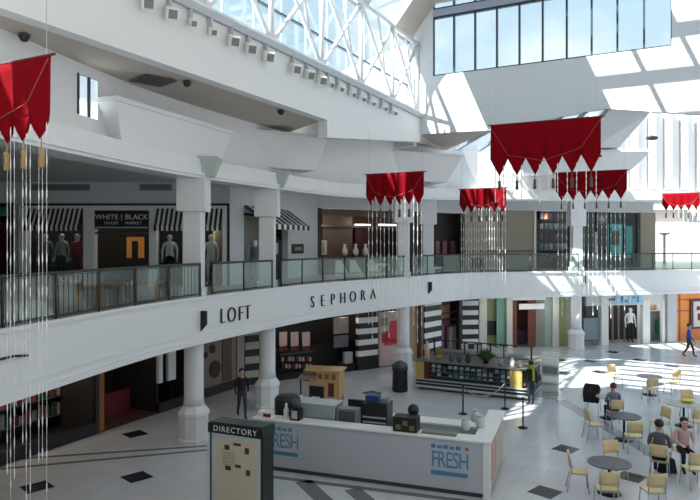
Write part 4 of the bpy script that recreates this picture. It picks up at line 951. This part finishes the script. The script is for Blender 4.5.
# ------------------------------------------------------------------ white counter kiosk
KL = Vector((-2.55, 17.05, 0)); KR = Vector((3.25, 14.95, 0)); kd = (KR-KL).normalized(); kn = Vector((-kd.y, kd.x, 0))      # kn away from us
KW = mat('kiosk_white', (.50, .51, .545), .45, noise=.02)
t = thing('counter_kiosk', 'large white snack counter kiosk with blue lettering', 'kiosk', KL, math.atan2(kd.y, kd.x))
W0 = (KR-KL).length; DP = 2.9; KH = 1.36
def kb(name, lo, hi, m, label=None, parent=t, bv=0):
    o = MB().box(lo, hi, m).build(name, m, parent, bv)
    if label: o['label'] = label
    return o
fp = kb('front_panel', (0, 0, .12), (W0, .12, KH-.05), KW); kb('kick_plate', (.05, .06, 0), (W0-.05, .14, .12), DGREY)
kb('counter_cap', (-.05, -.06, KH-.05), (W0+.05, .42, KH), OFFW, None, t, .01)
ep = kb('end_panel', (W0-.12, .12, .12), (W0, DP, KH-.05), mat('kiosk_tan', (.5, .42, .33), .5), 'tan end panel'); kb('end_cap', (W0-.4, .42, KH-.05), (W0+.05, DP+.05, KH), OFFW, None, t, .01)
kb('corner_post', (W0-.14, -.02, 0), (W0+.02, .14, KH-.05), OFFW); kb('end_kick', (W0-.1, .14, 0), (W0-.05, DP, .12), DGREY)
for a, b, m_ in ((.3, 1.0, mat('peach_photo', (.52, .3, .2), .5)), (1.2, 1.9, mat('sand_photo', (.48, .44, .32), .5)), (2.1, 2.75, mat('rose_photo', (.6, .42, .38), .5))): kb('end_picture', (W0, a, .25), (W0+.012, b, 1.15), m_, None, ep)
kb('left_panel', (0, .12, .12), (.12, DP, KH-.05), KW); kb('back_counter', (.12, DP-.5, 0), (W0-.12, DP, .95), LGREY); kb('back_counter_top', (.1, DP-.55, .95), (W0-.12, DP+.03, 1.0), OFFW)
def logo(x0, w):
    M_ = Matrix.Translation((x0+w/2, -.008, .80)) @ Matrix(((1, 0, 0, 0), (0, 0, -1, 0), (0, 1.5, 0, 0), (0, 0, 0, 1)))
    text('FRESH', w*.36, M_, BLUE, 'logo_lettering', t, .005, .9)
    MB().box((x0+.04, -.012, .44), (x0+w*.92, 0, .54), BLUE).build('logo_underline', BLUE, t)
    for i in range(5): MB().box((x0+w*(.04+i*.15), -.012, 1.08), (x0+w*(.15+i*.15), 0, 1.17-(i % 2)*.02), BLUE).build('logo_mark', BLUE, t)
    o = MB().lathe([(.045, -.012), (.045, 0)], 12, mat('logo_red', (.45, .05, .04), .5)).build('logo_dot', None, t); o.rotation_euler.x = PI/2; o.location = (x0+w*.9, 0, 1.12)
logo(W0-1.42, 1.0); logo(.35, 1.0)
def onkiosk(px, py, z=KH):         # point on the counter surface
    return Gz(px, py, z)
kz = math.atan2(kd.y, kd.x)
def item(name, lab, cat, lx, ly, z, parts, grp=None, rz=0):
    v = KL+kd*lx+kn*ly; o = thing(name, lab, cat, (v.x, v.y, z), kz+rz, grp)
    for nm, fn, m_ in parts:
        mb = MB(); fn(mb); mb.build(nm, m_, o)
    return o
def bx(lo, hi): return lambda m: m.box(lo, hi)
def lt(prof, c=(0, 0)): return lambda m: m.lathe(prof, 16, None, c)
item('espresso_machine', 'black drinks machine with pale slats on the back counter', 'machine', 3.05, 1.2, 0, [('body', bx((-.35, -.25, 0), (.35, .3, 1.75)), BLACK)]+[('slat', bx((-.32, -.27, .98+i*.13), (.32, -.25, 1.02+i*.13)), LGREY) for i in range(4)]+[('blue_hopper', bx((-.3, -.1, 1.75), (.05, .2, 1.92)), mat('navy', (.03, .05, .2), .4)), ('lid', bx((.1, -.1, 1.75), (.33, .2, 1.86)), MGREY)])
item('monitor_box', 'dark till screen left of the black drinks machine', 'till', 2.45, 1.3, 0, [('stand', bx((-.2, -.2, 0), (.2, .2, 1.4)), DGREY), ('screen', bx((-.22, -.12, 1.4), (.22, -.02, 1.75)), BLACK)])
item('display_case', 'greenish glass display case on the white counter', 'display case', 1.55, .75, 1.0, [('case_frame', bx((-.55, -.25, 0), (.55, .3, .36)), MGREY), ('case_glass', bx((-.57, -.27, .36), (.57, .32, .72)), mat('case_glass_green', (.30, .36, .37), .1)), ('case_lid', bx((-.58, -.28, .72), (.58, .33, .74)), LGREY)])
item('cabinet', 'small grey cabinet between display case and drinks machine', 'cabinet', 2.45, .62, 0.2, [('body', bx((-.28, -.15, 0), (.28, .15, 1.48)), MGREY), ('vent_panel', bx((-.22, -.165, 1.15), (.22, -.15, 1.42)), DGREY)])
item('basket_box', 'black patterned crate standing at the counter edge', 'crate', 4.12, .16, KH, [('body', bx((-.3, -.12, -.02), (.3, .25, .36)), BLACK)]+[('ochre_tag', bx((-.22+i*.17, -.135, .06+(i % 2)*.1), (-.1+i*.17, -.12, .18+(i % 2)*.1)), mat('ochre_tag', (.16, .15, .06), .6)) for i in range(3)])
item('globe_lamp', 'black round-headed lamp standing behind the patterned crate', 'lamp', 4.2, .6, 1.0, [('lamp_stem', lt([(.1, 0), (.03, .03), (.03, .66)]), BLACK), ('lamp_head', lambda m: m.ball((0, 0, .78), .15), BLACK)])
item('tray', 'shallow grey tray lying on the right of the white counter', 'tray', 4.95, .22, KH, [('tray_body', bx((-.42, -.12, 0), (.42, .15, .05)), mat('khaki_tray', (.2, .19, .15), .5))])
for i, (lx, ly, lab) in enumerate(((5.2, .7, 'clear cup cluster jar nearest the tan end panel'), (5.5, 1.1, 'clear jar second along the tan end panel'), (5.3, 1.6, 'clear jar midway along the end counter'))):
    item('glass_jar', lab, 'jar', lx+.3, ly, KH, [('jar_body', lt([(.09, 0), (.11, .05), (.11, .22), (.07, .27)]), mat('jar_pale', (.55, .58, .6), .1)), ('jar_lid', lt([(.075, .27), (.075, .31)]), LGREY)], 'jars on the end counter')
item('black_urn', 'squat black urn at the left end of the white counter', 'urn', .55, .9, 1.0, [('urn_body', lt([(.3, 0), (.36, .15), (.36, .7), (.3, .78), (.1, .8)]), BLACK)])
item('cloth_heap', 'white folded napkins with red edge on the counter corner', 'napkins', .25, .2, KH, [('stack', bx((-.2, -.12, 0), (.2, .12, .14)), OFFW), ('red_edge', bx((-.02, -.14, .02), (.2, -.12, .1)), DKRED)])
item('coffee_grinder', 'black and silver grinder beside the urn', 'machine', 1.15, .18, KH, [('base', bx((-.13, -.13, 0), (.13, .13, .3)), BLACK), ('hopper', lt([(.07, .3), (.12, .36), (.13, .5), (.08, .53)]), DGREY), ('silver_plate', bx((-.08, -.14, .05), (.08, -.13, .26)), LGREY)])
item('bottle', 'tall white bottle between urn and grinder', 'bottle', .82, .25, KH, [('bottle_body', lt([(.07, 0), (.075, .2), (.03, .3), (.03, .38)]), OFFW)])
item('chalk_menu', 'black menu board with white writing marks behind the counter', 'menu board', 1.15, 1.55, 0, [('board', bx((-.22, -.03, .6), (.22, .03, 1.95)), BLACK)]+[('mark', bx((-.14, -.04, 1.2+i*.2), (.1-.05*(i % 2), -.03, 1.26+i*.2)), OFFW) for i in range(3)]+[('support', bx((-.2, -.02, 0), (.2, .02, .6)), DGREY)])

# ------------------------------------------------------------------ directory board
DIRM = mat('directory_green_black', (.012, .022, .02), .3)
dx0 = Gz(209, 600, 0)
dl = Vector(((211-350)/F*13.9, 13.9, 0)); dr = Vector(((261-350)/F*13.4, 13.4, 0)); dd = (dr-dl).normalized()
t = thing('directory_board', 'dark framed directory board with beige plan panel', 'directory', dl, math.atan2(dd.y, dd.x)); DW = (dr-dl).length
def db(name, lo, hi, m, parent=t): return MB().box(lo, hi, m).build(name, m, parent)
db('cabinet_body', (-.04, .02, 0), (DW+.04, .45, 2.12), DIRM)
hp = db('header_panel', (-.06, -.03, 1.9), (DW+.06, .47, 2.1), BLACK)
text('DIRECTORY', .17, Matrix.Translation((DW/2, -.035, 2.0)) @ Matrix(((1, 0, 0, 0), (0, 0, -1, 0), (0, 1, 0, 0), (0, 0, 0, 1))), OFFW, 'lettering', hp, .004, 1.25)
pp = db('plan_panel', (.03, -.01, .15), (DW-.02, .02, 1.9), BEIGEB); db('pale_edge', (.03, -.016, .15), (.14, -.01, 1.9), PALEG, pp); db('pale_edge', (DW-.12, -.016, .15), (DW-.02, -.01, 1.9), PALEG, pp); db('pale_edge', (.14, -.016, 1.78), (DW-.12, -.01, 1.9), PALEG, pp)
for x, z, w, h in ((.42, 1.62, .12, .1), (.92, 1.6, .1, .13), (.45, 1.18, .14, .09), (.95, 1.14, .1, .12), (.70, 1.25, .14, .06), (.68, 1.71, .18, .05)):
    db('plan_block', (x-w/2, -.02, z-h/2), (x+w/2, -.01, z+h/2), mat('plan_brown', (.05, .03, .015), .6), pp)
for i in range(6): db('plan_line', (.3, -.018, 1.5-i*.05), (.62, -.01, 1.51-i*.05), mat('plan_tan', (.3, .22, .13), .6), pp)
db('plinth', (-.08, 0, 0), (DW+.08, .5, .12), BLACK)

# ------------------------------------------------------------------ black retail kiosk
Q0 = Vector(((416-350)/F*26.3, 26.3, 0)); Q1 = Vector(((530-350)/F*24.2, 24.2, 0)); qd = (Q1-Q0).normalized(); QW = (Q1-Q0).length
t = thing('retail_kiosk', 'black glass-fronted retail kiosk with mustard corner panels', 'kiosk', Q0, math.atan2(qd.y, qd.x))
def qb(name, lo, hi, m, parent=t): return MB().box(lo, hi, m).build(name, m, parent)
DPQ = 3.2
qb('plinth', (.1, .1, 0), (QW-.1, DPQ, .12), DGREY); qb('base_rail', (-.02, -.03, .12), (QW+.02, DPQ, .2), LGREY); qb('lower_drawers', (0, 0, .2), (QW, DPQ, .42), BLACK); qb('pale_line', (0, -.02, .30), (QW, 0, .33), LGREY)
qb('case_body', (.2, .12, .42), (QW-.2, DPQ-.1, 1.15), DARK); qb('case_floor', (0, -.02, .42), (QW, .15, .46), LGREY)
qb('corner_panel', (0, -.01, .46), (.35, .12, 1.15), YELLOW); qb('corner_panel', (QW-.75, -.01, .46), (QW-.3, .12, 1.15), YELLOW); qb('maroon_panel', (.35, -.01, .46), (.55, .1, 1.15), MAROON)
qb('case_top', (-.03, -.04, 1.15), (QW+.03, DPQ, 1.2), mat('khaki_top', (.13, .125, .10), .4))
for j in range(3):
    qb('shelf', (.6, -.0, .6+j*.17), (QW-.8, .12, .62+j*.17), MGREY)
for i in range(3):
    a = .6+i*(QW-1.4)/3; qb('glass_front', (a, -.03, .46), (a+(QW-1.5)/3, -.015, 1.15), STOREGL)
for j in range(3):
    for i in range(15):
        x = .68+i*.235; h = .06+.06*random.random()
        qb('goods', (x, .01, .62+j*.17), (x+.13, .1, .62+j*.17+h), random.choice([LGREY, OFFW, mat('goods_lilac', (.25, .24, .36), .5), DGREY, OFFW, MGREY]))
for x in (.25, QW-.25, QW/2):
    qb('upright', (x-.03, 1.5, 1.2), (x+.03, 1.56, 1.85), BLKMETAL)
qb('top_rail', (.2, 1.5, 1.82), (QW-.2, 1.56, 1.86), BLKMETAL); qb('rear_shelf', (.3, 1.3, 1.32), (QW-.3, 1.75, 1.35), BLKMETAL)
kq = math.atan2(qd.y, qd.x)
def qitem(name, lab, cat, x, y, z, parts, grp=None):
    v = Q0+qd*x+Vector((-qd.y, qd.x, 0))*y; o = thing(name, lab, cat, (v.x, v.y, z), kq, grp)
    for nm, fn, m_ in parts:
        mb = MB(); fn(mb); mb.build(nm, m_, o)
    return o
def foliage(n, r, h):
    def fn(m):
        for i in range(n):
            a = random.random()*2*PI; e = random.random(); c = Vector((math.cos(a)*r*.2, math.sin(a)*r*.2, .1)); d = Vector((math.cos(a)*r*(.4+e*.6), math.sin(a)*r*(.4+e*.6), h*(1.1-e*.6)))
            s = Vector((-math.sin(a), math.cos(a), 0))*.05; mid = c.lerp(d, .55)+Vector((0, 0, .05)); m.face([c, mid+s, d, mid-s])
    return fn
qitem('potted_plant', 'bushy green plant on the black kiosk top', 'plant', 2.75, .6, 1.2, [('pot', lt([(.1, 0), (.14, .2), (.12, .2)]), BLACK), ('leaves', foliage(60, .42, .6), GREEN)])
qitem('potted_plant', 'small leafy plant with yellow flowers at the left of the black kiosk', 'plant', .75, .7, 1.2, [('pot', lt([(.1, 0), (.13, .16), (.11, .16)]), CARTW), ('leaves', foliage(40, .3, .45), mat('yellow_leaf', (.3, .26, .06), .6))])
for i, (x, h, m_, lab) in enumerate(((.35, .75, mat('peach_bottle', (.55, .36, .25), .4), 'tall peach bottle at the left end of the black kiosk'), (1.4, .35, DGREY, 'dark jar on the black kiosk right of the yellow-flowered plant'), (1.75, .3, PLUM, 'plum coloured jar on the black kiosk top'), (2.1, .4, BLACK, 'black jar just left of the bushy plant'), (3.4, .28, mat('goods_lilac', (.25, .24, .36)), 'lilac jar just right of the bushy plant'), (3.85, .34, OFFW, 'white jar above the right mustard panel'), (4.15, .26, PINK, 'pink jar at the right end of the black kiosk'))):
    qitem('jar', lab, 'jar', x, .35, 1.2, [('jar_body', lt([(.09, 0), (.1, .05), (.1, h*.7), (.05, h*.85), (.05, h)]), m_)], 'jars on the black kiosk')
for i in range(4): qitem('display_stand', 'black peg stand on the rear shelf of the black kiosk, %s from its left end' % ['first', 'second', 'third', 'fourth'][i], 'display stand', 1.6+i*.55, 1.5, 1.35, [('post', bx((-.02, -.02, 0), (.02, .02, .5)), BLACK), ('cross_arm', bx((-.16, -.015, .42), (.16, .015, .46)), BLACK), ('hanging_tag', bx((-.14, -.02, .18), (-.04, .02, .42)), LGREY), ('hanging_tag', bx((.04, -.02, .2), (.14, .02, .42)), LGREY)], 'peg stands on the black kiosk')
qitem('card_rack', 'pale open card rack beside the right end of the black kiosk', 'rack', QW+.55, 1.0, 0, [('rack_frame', bx((-.3, -.2, 0), (.3, .2, .1)), LGREY), ('rack_back', bx((-.32, .1, .1), (.32, .16, 1.75)), OFFW)]+[('card_row', bx((-.3, -.1+.04*i, .25+i*.34), (.3, .1, .5+i*.34)), [LGREY, OFFW, MGREY, OFFW][i]) for i in range(4)])

# stanchions with rope
def stanchion(p, lab):
    t = thing('stanchion', lab, 'stanchion', p, 0, 'rope stanchions'); m = MB(); m.lathe([(.16, 0), (.15, .03), (.04, .06)], 16, BLKMETAL); m.build('base', BLKMETAL, t)
    m = MB(); m.lathe([(.025, .05), (.025, .92), (.045, .94), (.04, 1.0)], 12, BLKMETAL); m.build('post', BLKMETAL, t)
s1 = Gz(523, 428); s2 = Gz(463, 414); s3 = Gz(505, 409)
stanchion(s1, 'black stanchion post standing alone right of the white kiosk'); stanchion(s2, 'black stanchion at the left end of the slack rope'); stanchion(s3, 'black stanchion at the right end of the slack rope')
m = MB(); a = s2+Vector((0, 0, .93)); b = s3+Vector((0, 0, .93)); m.tube([a.lerp(b, i/12)-Vector((0, 0, .38*(1-(2*i/12-1)**2))) for i in range(13)], .022, 8, MGREY); o = m.build('barrier_rope', MGREY); tag(o, 'slack grey rope between two stanchions', 'rope')

# ------------------------------------------------------------------ honey wood cart and bin
cp = Vector(((326-350)/F*24.2, 24.2, 0)); t = thing('wooden_cart', 'honey-coloured wooden display cart in front of the cosmetics shop', 'cart', cp, math.radians(-14))
def cb(name, lo, hi, m): return MB().box(lo, hi, m).build(name, m, t)
cb('cabinet', (-.55, -.4, .25), (.62, .45, .85), CARTW); cb('tower', (-.25, -.38, .85), (.62, .4, 1.2), CARTW); cb('top_board', (-.75, -.45, 1.2), (.68, .5, 1.26), CARTW); cb('dark_side', (.2, -.41, .3), (.42, -.4, .8), MAROON)
for x in (-.5, .56):
    for y in (-.34, .38): cb('leg', (x-.04, y-.04, 0), (x+.04, y+.04, .25), CARTW)
for i in range(3): cb('panel_slot', (-.2+i*.26, -.39, .93), (-.04+i*.26, -.38, 1.12), mat('cart_dark', (.18, .09, .035), .5))
m = MB(); m.hexa([Vector(p) for p in ((-1.05, -.35, .86), (-.2, -.35, .86), (-.2, .4, .86), (-1.05, .4, .86))], [Vector(p) for p in ((-.95, -.2, 1.02), (-.3, -.2, 1.02), (-.3, .3, 1.02), (-.95, .3, 1.02))], mat('cart_canopy', (.32, .25, .19), .7)); m.build('side_canopy', None, t)
for x in (-.98, -.6): cb('canopy_post', (x-.025, -.1, 0), (x+.025, -.05, .88), BLKMETAL)
p = Gz(400, 391); t = thing('litter_bin', 'round black litter bin beside the corner column', 'bin', p)
m = MB(); m.lathe([(.3, 0), (.32, .04), (.3, .85), (.33, .88), (.33, .95)], 20, BLACK); m.build('bin_body', BLACK, t); m = MB(); m.lathe([(.33, .95), (.3, 1.08), (.16, 1.2), (.03, 1.24)], 20, DGREY); m.build('bin_lid', DGREY, t)

# ------------------------------------------------------------------ camera
cam = bpy.data.cameras.new('camera'); co = bpy.data.objects.new('camera', cam); COL.objects.link(co)
co.location = (0, 0, EYE); co.rotation_euler = (PI/2, 0, 0); cam.sensor_width = 36; cam.lens = 36*F/700; cam.shift_y = -(250-HY)/700
cam.clip_end = 300; S.camera = co

# ------------------------------------------------------------------ light
SUN = Vector((.55, .345, -.76)).normalized()
l = bpy.data.lights.new('sun', 'SUN'); l.energy = 14.; l.angle = math.radians(.6); l.color = (1., .97, .92)
o = bpy.data.objects.new('sun', l); COL.objects.link(o); o.rotation_euler = SUN.to_track_quat('-Z', 'Y').to_euler()
def area(name, loc, tgt, sx, sy, e, col=(1, .95, .88)):
    l = bpy.data.lights.new(name, 'AREA'); l.shape = 'RECTANGLE'; l.size = sx; l.size_y = sy; l.energy = e; l.color = col
    o = bpy.data.objects.new(name, l); COL.objects.link(o); o.location = loc; o.rotation_euler = (Vector(tgt)-Vector(loc)).to_track_quat('-Z', 'Y').to_euler(); return o
def point(name, loc, e, col=(1, .85, .65), r=.15):
    l = bpy.data.lights.new(name, 'POINT'); l.energy = e; l.color = col; l.shadow_soft_size = r
    o = bpy.data.objects.new(name, l); COL.objects.link(o); o.location = loc; return o
for px, e in ((55, 22), (122, 3), (175, 12), (210, 22)): point('shop_fill', WA.pt(WA.t(px), -1.0, 6.9), e)  # unseen point fills added to brighten the shops on both levels
for px, e in ((340, 22), (380, 16), (445, 6)): point('shop_fill', WC.pt(WC.t(px), -.9, 7.1), e)
for px, e in ((550, 25), (615, 12)): point('shop_fill', WD.pt(WD.t(px), -.4, 7.6), e, (1, .95, .9))
for px, e in ((290, 14), (345, 20), (395, 20)): point('shop_fill', VC.pt(VC.t(px), -.3, 2.75), e)
for px, e in ((-5, 14), (25, 16), (60, 16), (118, 7)): point('shop_fill', VB.pt(VB.t(px), -.8, 2.6), e)
for px, e in ((495, 9), (525, 6), (550, 9)): point('shop_fill', VE.pt(VE.t(px), .9, 2.3), e, (1, .97, .9))  # added fills floating in front of the green glass shop
for px, e in ((615, 15), (655, 20)): point('shop_fill', VF.pt(VF.t(px), -.5, 2.7), e, (1, .97, .9))

w = bpy.data.worlds.new('sky'); S.world = w; w.use_nodes = True; nt = w.node_tree; bg = nt.nodes['Background']
tc = nt.nodes.new('ShaderNodeTexCoord'); sp = nt.nodes.new('ShaderNodeSeparateXYZ'); cr = nt.nodes.new('ShaderNodeValToRGB')
cr.color_ramp.elements[0].position = .0; cr.color_ramp.elements[0].color = (.33, .32, .31, 1)
e = cr.color_ramp.elements.new(.5); e.color = (.80, .85, .86, 1)
cr.color_ramp.elements[-1].position = .85; cr.color_ramp.elements[-1].color = (.34, .62, .86, 1)
mr = nt.nodes.new('ShaderNodeMapRange'); mr.inputs['From Min'].default_value = -1; mr.inputs['From Max'].default_value = 1
nt.links.new(tc.outputs['Generated'], sp.inputs[0]); nt.links.new(sp.outputs['Z'], mr.inputs['Value']); nt.links.new(mr.outputs['Result'], cr.inputs['Fac'])
nz = nt.nodes.new('ShaderNodeTexNoise'); nz.inputs['Scale'].default_value = 4.5; nz.inputs['Detail'].default_value = 6
r2 = nt.nodes.new('ShaderNodeValToRGB'); r2.color_ramp.elements[0].position = .50; r2.color_ramp.elements[1].position = .68
nt.links.new(tc.outputs['Generated'], nz.inputs['Vector']); nt.links.new(nz.outputs['Fac'], r2.inputs['Fac'])
mx = nt.nodes.new('ShaderNodeMix'); mx.data_type = 'RGBA'; mx.inputs['B'].default_value = (.98, 1, 1, 1)
nt.links.new(r2.outputs['Color'], mx.inputs['Factor']); nt.links.new(cr.outputs['Color'], mx.inputs['A']); nt.links.new(mx.outputs['Result'], bg.inputs['Color'])
bg.inputs['Strength'].default_value = 1.0

S.view_settings.view_transform = 'Standard'; S.view_settings.look = 'None'; S.view_settings.gamma = 1; S.view_settings.use_curve_mapping = False
S.view_settings.exposure = 0.25
